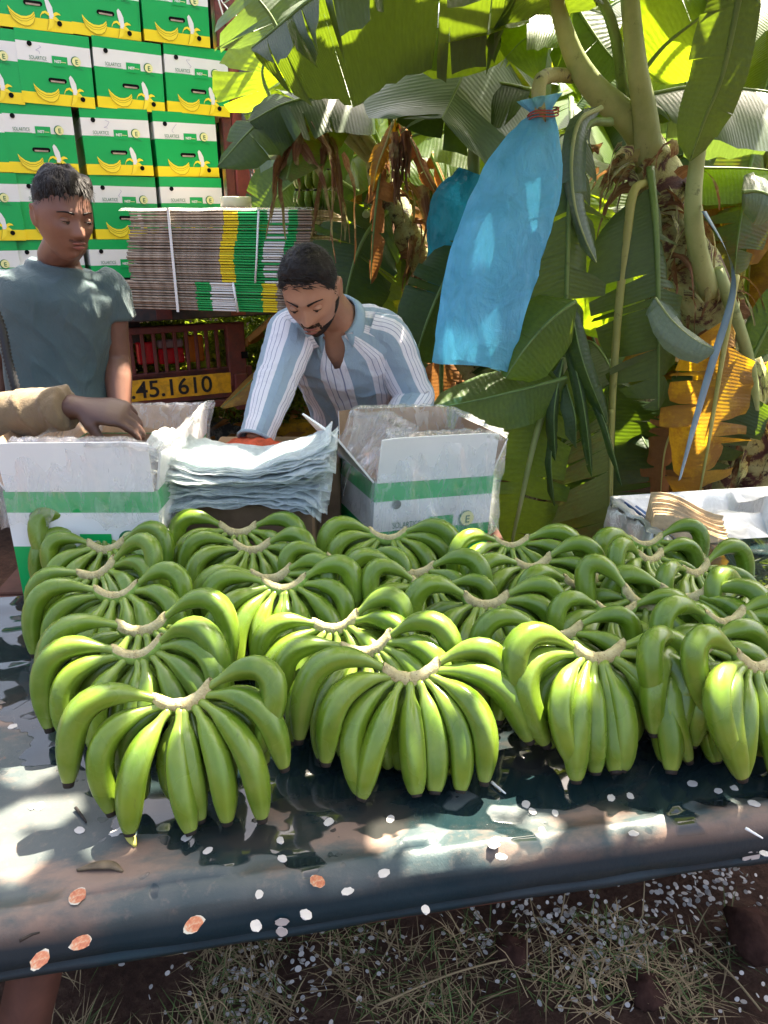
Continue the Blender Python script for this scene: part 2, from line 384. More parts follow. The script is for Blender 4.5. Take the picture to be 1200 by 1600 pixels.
# straw and grass on the soil by the table (stuff), petal-like flakes (stuff)
def straw():
    mb = MB()
    M['straw'] = simple('dry_straw', (.27, .20, .11), .8, .5, 3); M['grass'] = simple('green_grass', (.075, .115, .03), .7, .4, 3)
    rng = random.Random(3)
    for k in range(16000):
        y = rng.uniform(.42, 1.25); x = rng.uniform(-.75, .85)
        if noise.noise(Vector((x * 5, y * 5, 0))) < -.05 + .5 * (x > .25) * (.5 if rng.random() < .6 else 0): continue
        a = rng.uniform(0, 6.28); L = rng.uniform(.03, .12); lift = rng.uniform(-.05, .25) if rng.random() < .75 else rng.uniform(.3, .9)
        w = rng.uniform(.0006, .0014); z = rng.uniform(0, .03)
        d = Vector((math.cos(a) * math.cos(lift), math.sin(a) * math.cos(lift), math.sin(lift))); s = Vector((-math.sin(a), math.cos(a), 0)) * w
        p = Vector((x, y, z)); q = p + d * L * .5; r = p + d * L + Vector((0, 0, -L * .3 * lift)); 
        mb.add([p - s, p + s, q + s, q - s, r], [(0, 1, 2, 3), (3, 2, 4)], 0 if rng.random() < .68 else 1)
    o = mb.obj('grass', [M['straw'], M['grass']]); tag(o, 'dry straw and sparse green grass on dark soil under the table', 'grass', kind='stuff')
    o2 = MB()
    rng = random.Random(5)
    def flake(mb, p, r, tilt, a, m=0):
        r *= .85
        rot = Matrix.Rotation(a, 3, 'Z') @ Matrix.Rotation(tilt, 3, 'X'); n = 9; vs_ = []
        e = rng.uniform(.6, .95)
        for zz in (0, .0012):
            vs_ += [Vector(p) + rot @ Vector((r * math.cos(t * 2 * math.pi / n), r * e * math.sin(t * 2 * math.pi / n), zz)) for t in range(n)]
        f = [tuple(range(n, 2 * n)), tuple(reversed(range(n)))] + [(i, (i + 1) % n, n + (i + 1) % n, n + i) for i in range(n)]
        mb.add(vs_, f, m, False)
    cl = [(Pz(650 + rng.uniform(-60, 40), 1560, 0), .06) for _ in range(1)]
    cents = [Pz(380, 1560, 0), Pz(470, 1520, 0), Pz(600, 1500, 0), Pz(760, 1470, 0), Pz(900, 1430, 0), Pz(830, 1440, 0), Pz(1000, 1480, 0), Pz(930, 1500, 0), Pz(1050, 1400, 0), Pz(1130, 1380, 0)]
    for k in range(1150):
        if k < 800:
            c = rng.choice(cents); s = rng.choice([.035, .07, .12]); x = c.x + rng.gauss(0, s); y = c.y + rng.gauss(0, s)
        else: x = rng.uniform(-.6, .9); y = rng.uniform(.4, 1.3)
        flake(o2, (x, y, rng.uniform(.006, .028)), rng.uniform(.0050, .0090), rng.gauss(0, .7), rng.uniform(0, 6))
    M['flake'] = simple('white_flake', (.40, .38, .36), .6, .1, 30, .4)
    o = o2.obj('petal_litter', [M['flake']]); tag(o, 'white round flakes littered over the soil below the table edge', 'litter', kind='stuff')
    # countable ones on the table top
    return flake
flake_fn = straw()

# clods
def rock(name, c, r, mat, seed, label, squash=.6, group=None):
    V = []; F = []; n, m = 16, 10
    for j in range(m + 1):
        th = math.pi * j / m
        for i in range(n):
            ph = 2 * math.pi * i / n; d = Vector((math.sin(th) * math.cos(ph), math.sin(th) * math.sin(ph), math.cos(th) * squash))
            k = 1 + .35 * nz(d, 1.6, seed) + .18 * nz(d, 4, seed)
            V.append(d * r * k)
    for j in range(m):
        for i in range(n): F.append((j * n + i, j * n + (i + 1) % n, (j + 1) * n + (i + 1) % n, (j + 1) * n + i))
    o = mk(name, V, F, mat, loc=c); tag(o, label, 'clod', group); return o
M['clod'] = simple('red_clod', (.045, .022, .017), .95, .4, 30, .1, .8, 80)
rock('soil_clod', Pz(1180, 1460, .03), .065, M['clod'], 1, 'large reddish clod of earth at the right end below the table')
rock('soil_clod', Pz(800, 1490, .02), .040, M['clod'], 2, 'small brown clod among the white flakes under the middle of the table')
rock('soil_clod', Pz(1010, 1545, .02), .045, M['clod'], 5, 'flat reddish clod at the bottom edge below the right half of the table', .4)

# ------------------------------------------------------------------ table
TZ = .75; TA = R(10.2); TO = Vector((0, .693, TZ))
table = empty('packing_table', (TO.x, TO.y, 0), TA, 'long dark teal metal sheet table with rolled wet worn edge carrying the banana hands', 'table')
def tab(u, v, z=0.0):
    return Vector((TO.x + u * math.cos(TA) - v * math.sin(TA), TO.y + u * math.sin(TA) + v * math.cos(TA), TZ + z))
def table_h(u, v):
    return .0022 * (1 - min(1, abs(nz((u * 1.0, v * 2.5, 2), 6)) * 5)) + .0045 * nz((u, v, 0), 5) + .002 * nz((u, v, 0), 13, 4) - .004 * math.exp(-(v / .08) ** 2) * (0.5 + .5 * math.sin(u * 7))
def build_table():
    us = np.linspace(-1.35, 1.6, 150); prof = []
    for v in np.linspace(.855, .03, 46): prof.append((v, 0.0, 1))
    for a in np.linspace(0, R(82), 8): prof.append((.03 - .032 * math.sin(a), -.032 * (1 - math.cos(a)), .6))
    prof += [(-.004, -.045, .3), (-.006, -.060, .2), (-.001, -.0635, .1), (-.001, -.066, .1), (-.006, -.069, .1), (-.006, -.078, 0), (.004, -.080, 0), (.02, -.078, 0)]
    V = []; F = []
    for u in us:
        for v, z, k in prof:
            dv = .006 * nz((u, 0, 0), 3.1, 2) * (1 if v < .1 else 0) - (.004 * nz((u, z * 8, 0), 9) if v < .02 else 0)
            V.append((u, v + dv, z + table_h(u, v) * k))
    n = len(prof)
    for i in range(len(us) - 1):
        for j in range(n - 1): F.append((i * n + j, (i + 1) * n + j, (i + 1) * n + j + 1, i * n + j + 1)[::-1])
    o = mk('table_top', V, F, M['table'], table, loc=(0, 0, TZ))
    b = MB(); b.box((.12, .82, TZ - .045), (2.9, .05, .06)); b.box((.12, .05, TZ - .095), (2.9, .04, .05)); b.obj('under_frame', M['rust_steel'], table)
    b = MB(); b.box((.12, .425, TZ - .035), (2.94, .82, .03)); b.obj('board', M['wood_leg'], table)
    for x, y in ((-.42, .10), (1.3, .10), (-.5, .8), (1.3, .8)):
        b = MB(); b.tube([(x, y, TZ - .06), (x - (.22 if x < 0 else -.1), y, 0)], [.035, .035], 4); b.obj('leg', M['wood_leg'], table)
build_table()

# ------------------------------------------------------------------ banana hands
def finger(mb_parent, start, D0, A, L, r0, seed, zmin, name='banana'):
    rng = random.Random(seed); n = 20
    D0 = Vector(D0).normalized()
    k = 0.0; tw = rng.uniform(-.12, .12)
    if rng.random() < .16: A = (A[0] + rng.uniform(-.35, .35), A[1], A[2]); L *= rng.uniform(.88, 1.0)
    for attempt in range(16):
        Aa = Vector((A[0] + tw, A[1] - k, A[2])).normalized(); pts = [Vector(start)]
        for i in range(n):
            s = (i + .5) / n; w = sstep(.0, .88, s)
            d = (D0 * (1 - w) + Aa * w).normalized(); pts.append(pts[-1] + d * (L / n))
        if pts[-1].z > zmin + .006: break
        k += .05; L *= .975
    for p in pts:
        if p.z < zmin + .018: p.z = zmin + .018 - (zmin + .018 - p.z) * .15
    ss = [0, .05, .1, .16, .24, .34, .46, .58, .7, .8, .88, .94, .975, .99, 1.0]
    rr = [.0095, .0082, .0080, .0108, .0170, .0212, .0232, .0236, .0228, .0206, .0168, .0128, .0096, .0092, .0084]
    s2 = sorted(set([round(x, 3) for x in np.linspace(0, 1, 21)] + [.94, .962, .975, .99])); rr = [interp(ss, rr, x) for x in s2]; ss = s2
    V = []; F = []; U = []; Mi = []
    m = 15; P_ = []; rads = []; pts = spline(pts[::2], n + 1)
    for i, s in enumerate(ss):
        x = s * n; a = min(int(x), n - 1); P_.append(pts[a].lerp(pts[a + 1], x - a)); rads.append(interp(ss, rr, s) * r0)
    fr = frames(P_, up=-Vector(Aa).cross(D0).cross(D0) if Vector(Aa).cross(D0).length > .1 else None)
    ph = rng.uniform(0, 6.28)
    for i, (p, t, N, B) in enumerate(fr):
        s = ss[i]; amp = .12 * (1 if .15 < s < .95 else .4)
        for j in range(m):
            a = 2 * math.pi * j / m; rad = rads[i] * (1 + amp * (1.6 * abs(math.cos(2.5 * a)) - 1.0) + .02 * math.sin(2 * a + ph))
            V.append(p + N * (math.cos(a + ph * .2) * rad) + B * (math.sin(a + ph * .2) * rad)); U.append((j / m, s))
    k2 = len(fr)
    for i in range(k2 - 1):
        for j in range(m):
            F.append((i * m + j, i * m + (j + 1) % m, (i + 1) * m + (j + 1) % m, (i + 1) * m + j)); Mi.append(1 if ss[i] >= .96 else 0)
    F.append(tuple(range((k2 - 1) * m, k2 * m))); Mi.append(1)
    F.append(tuple(reversed(range(m)))); Mi.append(0)
    return mk(name, V, F, [M['banana'], M['btip']], mb_parent, Mi, U)

def crown_piece(parent, H, w, seed):
    rng = random.Random(seed); n = 17; V = []; F = []; Mi = []
    # profile (across): going round; y toward the camera is negative
    prof = [(-.0065, .006), (.002, .008), (.008, .005), (.010, -.006), (.004, -.020), (-.006, -.022), (-.0120, -.011), (-.0105, -.002)]
    for i in range(n):
        t = -1 + 2 * i / (n - 1); x = w * t; z0 = H + .024 * abs(t) ** 1.9 - .004; y0 = -.012 * (1 - t * t)
        sc = (1.0 if abs(t) < .99 else .55) * (.92 + .12 * rng.random()); lean = .25 * t
        for (py, pz) in prof:
            V.append((x - pz * lean + rng.uniform(-1, 1) * .0006, y0 + py * sc + rng.uniform(-1, 1) * .0008, z0 + pz * sc + rng.uniform(-1, 1) * .0009))
    m = len(prof); cut = {0, 7, 6, 1} if seed % 4 else {0, 7, 1}
    for i in range(n - 1):
        for j in range(m): F.append((i * m + j, i * m + (j + 1) % m, (i + 1) * m + (j + 1) % m, (i + 1) * m + j)); Mi.append(0 if j in cut else 1)
    F.append(tuple(range(m))); Mi.append(0); F.append(tuple(reversed(range((n - 1) * m, n * m)))); Mi.append(0)
    return mk('crown', V, F, [M['crown'], M['crown_green']], parent, Mi, smooth=True)

def banana_hand(px, py, label, yaw=0, sc=1.0, roll=0, H=.135, no=9, ni=7, seed=0, pitch=0, spread=92, skip=(), zoff=0.0):
    rng = random.Random(seed * 31 + 5)
    sc *= .78; no += 1 if seed > 1 else 0; ni += 1; cz = TZ + H + zoff; p = Pz(px, py, cz)
    root = empty('banana_hand', (p.x, p.y, TZ + .004 + zoff), R(yaw), label, 'bananas', 'green banana hands on the table')
    H = H / sc; RM = Matrix.Rotation(R(roll), 3, 'Y'); Cp = Vector((0, 0, H)); root.scale = (sc, sc, sc)
    cr = crown_piece(root, 0, .052, seed); cr.location = (0, 0, H); cr.rotation_euler = (0, R(roll), 0)
    for i in range(no):
        if ('o', i) in skip or (seed > 3 and 0 < i < no - 1 and rng.random() < .08): continue
        f = -1 + 2 * i / (no - 1); phi = R(spread) * f + rng.uniform(-.17, .17); a = abs(f)
        sx, cx = math.sin(phi), math.cos(phi)
        start = (sx * .040, -cx * .014 - .002, H - .014 + .020 * a * a)
        D0 = (sx, -cx * .85 - .08, -.92 + 1.46 * a ** 1.3 + rng.uniform(-.12, .12))
        A = (sx * (-.10 + rng.uniform(-.16, .14)) + (rng.uniform(-.3, .3) if rng.random() < .3 else 0), -.26 - .10 * (1 - a), -1)
        L = (.212 + .055 * a) * rng.uniform(.90, 1.07); start = Cp + RM @ (Vector(start) - Cp); D0 = RM @ Vector(D0)
        finger(root, start, D0, A, L, rng.uniform(.93, 1.06), seed * 100 + i, 0)
    for i in range(ni):
        if ('i', i) in skip: continue
        f = -1 + 2 * i / (ni - 1); phi = R(spread * .93) * f + rng.uniform(-.1, .1); a = abs(f)
        sx, cx = math.sin(phi), math.cos(phi)
        start = (sx * .034, -cx * .008 + .006, H - .028 + .012 * a * a)
        D0 = (sx * 1.0, -cx * .55 + .02, -.85 + .75 * a)
        A = (sx * (.05 + rng.uniform(-.1, .1)), -.12 + .1 * a, -1)
        L = (.172 + .03 * a) * rng.uniform(.93, 1.05); start = Cp + RM @ (Vector(start) - Cp); D0 = RM @ Vector(D0)
        finger(root, start, D0, A, L, rng.uniform(.9, 1.0), seed * 100 + 50 + i, 0)
    return root

HANDS = [
 (289, 1092, 'nearest banana hand at the left front of the table, crown tilted up right', 12, .98, -10, .150, 9, 6),
 (643, 1052, 'front centre banana hand whose crown meets a sunlit yellow hand behind', 8, 1.02, -3, .145, 10, 7),
 (932, 1021, 'front hand right of centre with two sunlit fingers hooked over its left side', 10, 1.06, 4, .150, 10, 7),
 (220, 1018, 'sunlit hand directly behind the nearest left hand', 0, 1.02, -14, .140, 9, 6),
 (576, 1011, 'nearer bright yellow sunlit hand, directly behind the front centre hand', 4, 1.0, -16, .142, 9, 6),
 (527, 976, 'farther of the two bright yellow sunlit hands behind the front centre hand', 0, .95, -14, .142, 8, 5),
 (224, 980, 'hand with a wide pale crown, third from the front in the left column', 6, 1.0, -6, .140, 9, 6),
 (185, 927, 'fourth hand from the front in the left column, in shade', 0, 1.0, -8, .138, 9, 6),
 (156, 893, 'hand whose upper right finger points level with a black tip, left column', 4, .96, -22, .146, 8, 6),
 (168, 855, 'hand with a long beige crown just below the rearmost hand of the left column', 0, .95, -4, .138, 8, 6),
 (160, 832, 'rearmost hand of the left column, its left finger sunlit yellow against the white box', 0, 1.0, 8, .146, 8, 6),
 (445, 915, 'hand with a deep U crown left of centre, between foam sheets and yellow sunlit hands', 3, 1.0, -4, .140, 9, 6),
 (425, 900, 'hand half hidden behind the deep U crown hand left of centre', 3, .95, -8, .138, 8, 5),
 (395, 856, 'hand with long pale crown below the rearmost hand in front of the foam sheets', 0, .95, -3, .136, 8, 6),
 (373, 829, 'rearmost hand in front of the foam sheet stack', 0, .98, 0, .140, 8, 6),
 (606, 838, 'rear centre hand right in front of the open carton with the dark crown tip', 0, 1.0, 0, .140, 9, 6),
 (648, 892, 'second hand from the back below the open carton, small white crown', 3, .94, 0, .134, 8, 6),
 (672, 918, 'half buried hand in the middle with only left fingers showing', -4, .9, 6, .130, 7, 5),
 (758, 940, 'hand with arched left finger and white crown right of centre behind the sunlit hands', 5, .98, 2, .138, 9, 6),
 (797, 850, 'rear hand with one sunlit yellow left finger right of the open carton', 8, .95, 2, .138, 8, 6),
 (832, 882, 'hand whose right finger lies level with a black tip, right of centre at the back', 12, .92, -6, .136, 8, 6),
 (905, 912, 'hand with sun spots on its rounded left finger, below the level black tipped one', 14, .9, 6, .132, 8, 5),
 (872, 988, 'hand tucked right behind the front hand with hooked sunlit fingers', 4, .92, 0, .134, 7, 5),
 (1007, 848, 'rearmost hand in front of the white bagged crate', 12, .92, 0, .136, 8, 6),
 (1012, 872, 'hand with knobbly broken stalks below the rearmost hand by the white bagged crate', 30, .9, 10, .134, 7, 5),
 (1006, 940, 'hand turned sideways with a finger dropping straight down, right of centre', -32, .94, 8, .140, 7, 5),
 (1084, 892, 'hand with knobbly green stalk ends in front of the white plastic, right side', 28, .88, 0, .134, 7, 5),
 (1128, 968, 'hand with big arched left finger next to the right edge group', 18, 1.0, 4, .146, 9, 6),
 (1184, 920, 'rear hand at the right edge of the picture under the white plastic', 12, .92, 4, .136, 8, 5),
 (1082, 1012, 'hand squeezed between the front hand right of centre and the right edge hand', 22, .98, 8, .140, 9, 6),
 (1068, 930, 'hand with upright arching fingers wedged behind the right edge hands', -20, .95, -6, .142, 8, 5),
 (960, 955, 'shaded hand wedged between the sideways hand and the front hand right of centre', 6, .9, 4, .134, 8, 5),
 (540, 880, 'shaded hand between the deep U crown hand and the open centre carton', -4, .92, 2, .134, 8, 5),
 (1178, 1036, 'front right edge hand with two short curled fingers and a white rimmed dark crown', 14, 1.0, 12, .150, 9, 7),
]
for i, h in enumerate(HANDS):
    px, py, lab, yaw, sc, roll, H, no, ni = h
    banana_hand(px, py, lab, yaw, sc, roll, H, no, ni, seed=i + 1)

# ------------------------------------------------------------------ cartons
CW, CH, CL = .31, .29, .45
def poly2d(mb, pts, m, y, W=CW, H=CH):
    """flat print on the front face; pts in face fractions, x right, y down; front face at local y = 0"""
    mb.add([(p[0] * W, y, H * (1 - p[1])) for p in pts], [tuple(range(len(pts)))], m, False)
def strip2d(mb, pts, w, m, y):
    for a, b in zip(pts[:-1], pts[1:]):
        d = Vector((b[0] - a[0], b[1] - a[1])); n = Vector((-d[1], d[0])).normalized() * w
        poly2d(mb, [(a[0] - n[0], a[1] - n[1]), (b[0] - n[0], b[1] - n[1]), (b[0] + n[0], b[1] + n[1]), (a[0] + n[0], a[1] + n[1])], m, y)
def disc2d(mb, c, r, m, y, n=20, ry=None):
    poly2d(mb, [(c[0] + r * math.cos(2 * math.pi * k / n), c[1] + (ry or r) * 1.07 * math.sin(2 * math.pi * k / n)) for k in range(n)][::-1], m, y)
def text_mesh(txt, size, mat_index, mb, x, z, y=-.0025, ext=0.0, bold=0.0, sx=1.0):
    cu = bpy.data.curves.new('lettering', 'FONT'); cu.body = txt; cu.size = size; cu.extrude = ext; cu.offset = bold
    to = bpy.data.objects.new('lettering', cu); C.objects.link(to); dg = bpy.context.evaluated_depsgraph_get()
    me = bpy.data.meshes.new_from_object(to.evaluated_get(dg)); 
    V = [(v.co.x * sx + x, y - v.co.z, v.co.y + z) for v in me.vertices]; F = [tuple(p.vertices) for p in me.polygons]
    mb.add(V, F, mat_index, False); bpy.data.objects.remove(to); bpy.data.meshes.remove(me); bpy.data.curves.remove(cu)
def artwork(full=True):
    mb = MB(); y = -.0018
    # banana bunch drawing
    up = [(.17, .72), (.205, .765), (.26, .81), (.33, .838), (.40, .835), (.46, .81), (.505, .765)]
    lo = [(.512, .80), (.51, .85), (.48, .915), (.43, .955), (.36, .965), (.28, .935), (.215, .88), (.185, .81)]
    if full:
        poly2d(mb, (up + lo)[::-1], 0, y)
        strip2d(mb, [(.18, .765), (.24, .83), (.32, .872), (.40, .87), (.47, .835), (.51, .785)], .0035, 1, y - .0006)
        strip2d(mb, [(.185, .80), (.24, .862), (.32, .905), (.40, .90), (.47, .862), (.51, .82)], .0025, 1, y - .0006)
        strip2d(mb, [(.185, .81), (.215, .88), (.28, .935), (.36, .965), (.43, .955), (.48, .915), (.51, .85)], .0035, 1, y - .0006)
        # peeled banana
        poly2d(mb, [(.70, .80), (.77, .80), (.765, .86), (.735, .93), (.69, .975), (.655, .985), (.675, .93), (.69, .87)], 0, y - .0003)
        poly2d(mb, [(.705, .83), (.675, .68), (.665, .60), (.69, .565), (.72, .60), (.755, .68), (.765, .83)][::-1] if False else [(.765, .83), (.755, .68), (.72, .60), (.69, .565), (.665, .60), (.675, .68), (.705, .83)][::-1], 2, y - .0006)
        for pl in ([(.70, .80), (.65, .765), (.60, .79), (.575, .85), (.585, .80), (.615, .75), (.66, .735), (.705, .76)],
                   [(.76, .76), (.80, .735), (.84, .75), (.86, .775), (.82, .772), (.785, .79), (.765, .81)],
                   [(.74, .81), (.79, .80), (.83, .84), (.845, .885), (.80, .86), (.77, .85)]):
            poly2d(mb, pl, 0, y - .0009)
        strip2d(mb, [(.70, .80), (.69, .87), (.675, .93), (.655, .985)], .003, 1, y - .0012)
    # brand strip
    text_mesh('SOLARTICE', .021, 3, mb, .155 * CW, CH * (1 - .395), y - .0003, sx=.98 * .25 * CW / .112)
    strip2d(mb, [(.16, .415), (.41, .418)], .002, 3, y - .0003)
    poly2d(mb, [(.46, .32), (.67, .32), (.67, .46), (.46, .46)][::-1], 4, y - .0003)
    text_mesh('NST', .0155, 2, mb, .49 * CW, CH * (1 - .41), y - .0009, bold=.0006)
    strip2d(mb, [(.575, .395), (.65, .397)], .004, 5, y - .0009)
    disc2d(mb, (.785, .365), .068, 3, y - .0003); disc2d(mb, (.795, .365), .060, 5, y - .0006)
    text_mesh('E', .027, 3, mb, .775 * CW, CH * (1 - .402), y - .0012, bold=.0004)
    strip2d(mb, [(.74, .455), (.86, .458)], .003, 3, y - .0003); strip2d(mb, [(.80, .475), (.88, .477)], .002, 3, y - .0003)
    me = mb.obj('printed_artwork', [M['print_yellow'], M['print_shade'], M['cwhite'], M['ink'], M['cgreen'], M['logo_pale']])
    d = me.data; bpy.data.objects.remove(me); return d
ART = artwork()
def vent_mesh(c, y):
    mb = MB(); disc2d(mb, c, .034, 0, y); o = mb.obj('vent_hole', [M['dark']]); d = o.data; bpy.data.objects.remove(o); return d
def holes_mesh():
    mb = MB()
    pts = [(.41 + .03 * math.cos(a), .655 + .032 * math.sin(a)) for a in np.linspace(R(90), R(270), 8)] + [(.60 + .03 * math.cos(a), .655 + .032 * math.sin(a)) for a in np.linspace(R(-90), R(90), 8)]
    poly2d(mb, pts[::-1], 0, -.0026)
    strip2d(mb, [(.41, .67), (.60, .672)], .012, 1, -.0030)
    o = mb.obj('handle_hole', [M['dark'], M['kraft_grey']]); d = o.data; bpy.data.objects.remove(o); return d
HOLES = holes_mesh(); VENTS = [vent_mesh((.18, .19), -.0026), vent_mesh((.83, .885), -.0034)]
def carton_mesh(seed, op=False):
    """printed carton: bands on the four walls, bulging slightly; front at y=0, depth +y"""
    rng = random.Random(seed); mb = MB()
    bands = [(0, .16, 0), (.16, .42, 1), (.42, .84, 0), (.84, 1.0, 2)]
    nx = 6; ring = [(CW * i / nx, 0) for i in range(nx)] + [(CW, CL * i / nx) for i in range(nx)] + [(CW * (1 - i / nx), CL) for i in range(nx)] + [(0, CL * (1 - i / nx)) for i in range(nx)]
    zs = [0, .08, .16, .37, .58, .71, .84, .92, 1.0]
    V = []
    for z in zs:
        for (x, y) in ring:
            bx = math.sin(math.pi * x / CW) if y in (0, CL) else 1; by = math.sin(math.pi * y / CL) if x in (0, CW) else 1
            b = .004 * math.sin(math.pi * z) * min(bx, by) * rng.uniform(.6, 1.4)
            ox = (-b if x == 0 else b if x == CW else 0); oy = (0 if y == 0 else b if y == CL else 0)
            V.append((x + ox, y + oy, z * CH))
    n = len(ring); F = []; Mi = []
    for k in range(len(zs) - 1):
        zc = (zs[k] + zs[k + 1]) / 2; top = 1 - zc
        m = next(b[2] for b in bands if b[0] <= top <= b[1])
        for i in range(n): F.append((k * n + i, k * n + (i + 1) % n, (k + 1) * n + (i + 1) % n, (k + 1) * n + i)); Mi.append(m)
    F.append(tuple(reversed(range(n)))); Mi.append(3)
    if not op: F.append(tuple(range((len(zs) - 1) * n, len(zs) * n))); Mi.append(3)
    mb.add(V, F, Mi, False)
    if not op:   # lifted lid flap
        a = rng.uniform(.004, .010)
        mb.add([(0.005, .004, CH + .001), (CW - .005, .004, CH + .001 + a * .4), (CW - .01, CL * .45, CH + a), (.01, CL * .45, CH + a * .7)], [(0, 1, 2, 3)], 3, False)
    return mb
CARTONS = []
for s in range(4):
    o = carton_mesh(s).obj('carton_wall', [M['cgreen'], M['cwhite'], M['cyellow'], M['kraft']]); CARTONS.append(o.data); bpy.data.objects.remove(o)
def printed_carton(loc, rz, label, seed, tilt=0.0, tilty=0.0, cat='carton', group='printed banana cartons stacked on the truck'):
    root = empty('banana_carton', loc, rz, label, cat, group); root.rotation_euler = (tilty, tilt, rz)
    link_mesh('carton_wall', CARTONS[seed % 4], root); link_mesh('printed_artwork', ART, root); link_mesh('handle_hole', HOLES, root)
    for vm in VENTS: link_mesh('vent_hole', vm, root)
    root.scale = (.962, .97, .968)
    if seed % 3 != 1:   # pen scribble on the white strip
        rng = random.Random(seed); mb = MB(); x0 = rng.uniform(.25, .5); pts = [(x0 + .0 + rng.uniform(-.05, .06), .2 + .03 * k + rng.uniform(-.02, .02)) for k in range(5)]
        strip2d(mb, pts, .0022, 0, -.0032); mb.obj('pen_mark', M['pen'], root)
    return root

# ------------------------------------------------------------------ the stacked cartons on the truck
WA = math.atan(.5); WD = Vector((math.cos(WA), math.sin(WA), 0)); WN = Vector((-WD.y, WD.x, 0)); W0 = P(5, 230, 3.6); W0.z = 0
def wall_s(px, py):
    d = ray(px, py); t = (W0 - O).dot(WN) / d.dot(WN); p = O + d * t; return (p - W0).dot(WD)
BEDZ = 1.150
ROWS = [  # left edges in the picture, picture y of row middle, words
 (0, [253, 143, 28, -82], 425, 'bottom row'),
 (1, [253, 145, 30, -85], 325, 'second row up'),
 (2, [243, 131, 5, -112], 225, 'third row up'),
 (3, [257, 147, 29, -90], 115, 'fourth row up'),
 (4, [222, 107, -8, -125], 20, 'fifth row up, cut by the frame'),
 (5, [235, 120, 5, -110], -70, 'topmost row above the frame')]
COLS = ['right end', 'second from right', 'third from right', 'cut left end']
k = 0
for r, edges, ym, words in ROWS:
    for c, e in enumerate(edges):
        s = wall_s(e, ym); rng = random.Random(k)
        p = W0 + WD * s + WN * rng.uniform(-.006, .012) + Vector((0, 0, BEDZ + .2815 * r - r * .0005))
        lab = 'printed banana carton, %s of the %s' % (COLS[c], words)
        if r == 5 and c: k += 1; continue
        printed_carton(p, WA + rng.uniform(-.05, .04), lab, k, rng.uniform(-.004, .045) if r > 2 else rng.uniform(-.008, .014))
        k += 1

# ------------------------------------------------------------------ truck
truck = empty('cargo_truck', (W0 + WD * 0).to_tuple(), WA, 'rear of an open red brown cargo truck with steel posts, barred bumper and yellow plate', 'truck')
def TL(px, py, off=0.0):
    """point of the wall-parallel plane at offset off (away from camera) in truck coordinates"""
    d = ray(px, py); w = W0 + WN * off; t = (w - O).dot(WN) / d.dot(WN); p = O + d * t - W0
    return Vector((p.dot(WD), p.dot(WN), p.z))
M['red_steel'] = simple('red_painted_steel', (.24, .050, .040), .6, .35, 7, .4, .3, 40, dirt=(.035, .028, .026), dirtamt=.85)
M['maroon'] = simple('maroon_steel', (.13, .032, .026), .65, .35, 9, .4, .3, 50, dirt=(.04, .03, .03), dirtamt=.5)
M['beam'] = simple('worn_dark_beam', (.045, .048, .052), .7, .3, 9, .3, .3, 60, dirt=(.11, .055, .045), dirtamt=.5)
M['steel_grey'] = simple('grey_steel', (.10, .095, .095), .55, .3, 14, .5, .2, 60)
M['tarp_dark'] = simple('dark_blue_panel', (.010, .018, .032), .6, .3, 5)
M['lamp_red'] = simple('red_lens', (.50, .008, .016), .25, .2, 10, .5, .3, 80)
M['lamp_dull'] = simple('dusty_lens', (.30, .20, .19), .4, .2, 10)
M['lamp_orange'] = simple('orange_lens', (.55, .15, .012), .25, .25, 10, .5, .3, 80)
M['plate'] = simple('plate_yellow', (.72, .38, .015), .5, .18, 12, .4, .25, 70, dirt=(.25, .13, .03), dirtamt=.5)
# bed
bo = -.10
yb = bo
e0 = TL(-150, 480, yb).x; e1 = TL(448, 488, yb).x
b = MB(); b.box(((e0 + e1) / 2 - .4, 1.5, BEDZ - .045), (e1 - e0 + .8, 3.2, .06)); b.obj('bed_floor', M['beam'], truck)
b = MB(); b.box(((e0 + e1) / 2 - .4, yb - .012, BEDZ - .052), (e1 - e0 + .8, .05, .085), bevel=.006)
for px in (255, 370): b.box((TL(px, 500, yb).x, yb - .040, BEDZ - .052), (.075, .008, .07), 1)
b.obj('edge_beam', [M['beam'], M['maroon']], truck)
# rear post
x0 = TL(368, 250, .0).x; 
b = MB(); b.box((x0 + .05, .06, 2.3), (.10, .10, 2.4), bevel=.008); b.box((x0 - .025, .05, 2.3), (.045, .07, 2.4), 1, bevel=.004); b.obj('rear_post', [M['red_steel'], M['maroon']], truck)
b = MB(); b.box((x0 + .075, .0, (TL(385, 105, 0).z + TL(385, 240, 0).z) / 2), (.055, .035, TL(385, 105, 0).z - TL(385, 240, 0).z), bevel=.006); b.obj('rubber_pad', M['steel_grey'], truck)
b = MB(); b.box((x0 + .135, .14, 2.95), (.075, .02, 1.2)); b.obj('dark_panel', M['tarp_dark'], truck)
b = MB(); b.box((x0 - .32, .55, 2.35), (.70, .02, 2.4)); b.box((x0 + .05, 1.6, 2.3), (.03, 2.6, 2.3)); b.obj('cargo_side', M['tarp_dark'], truck)
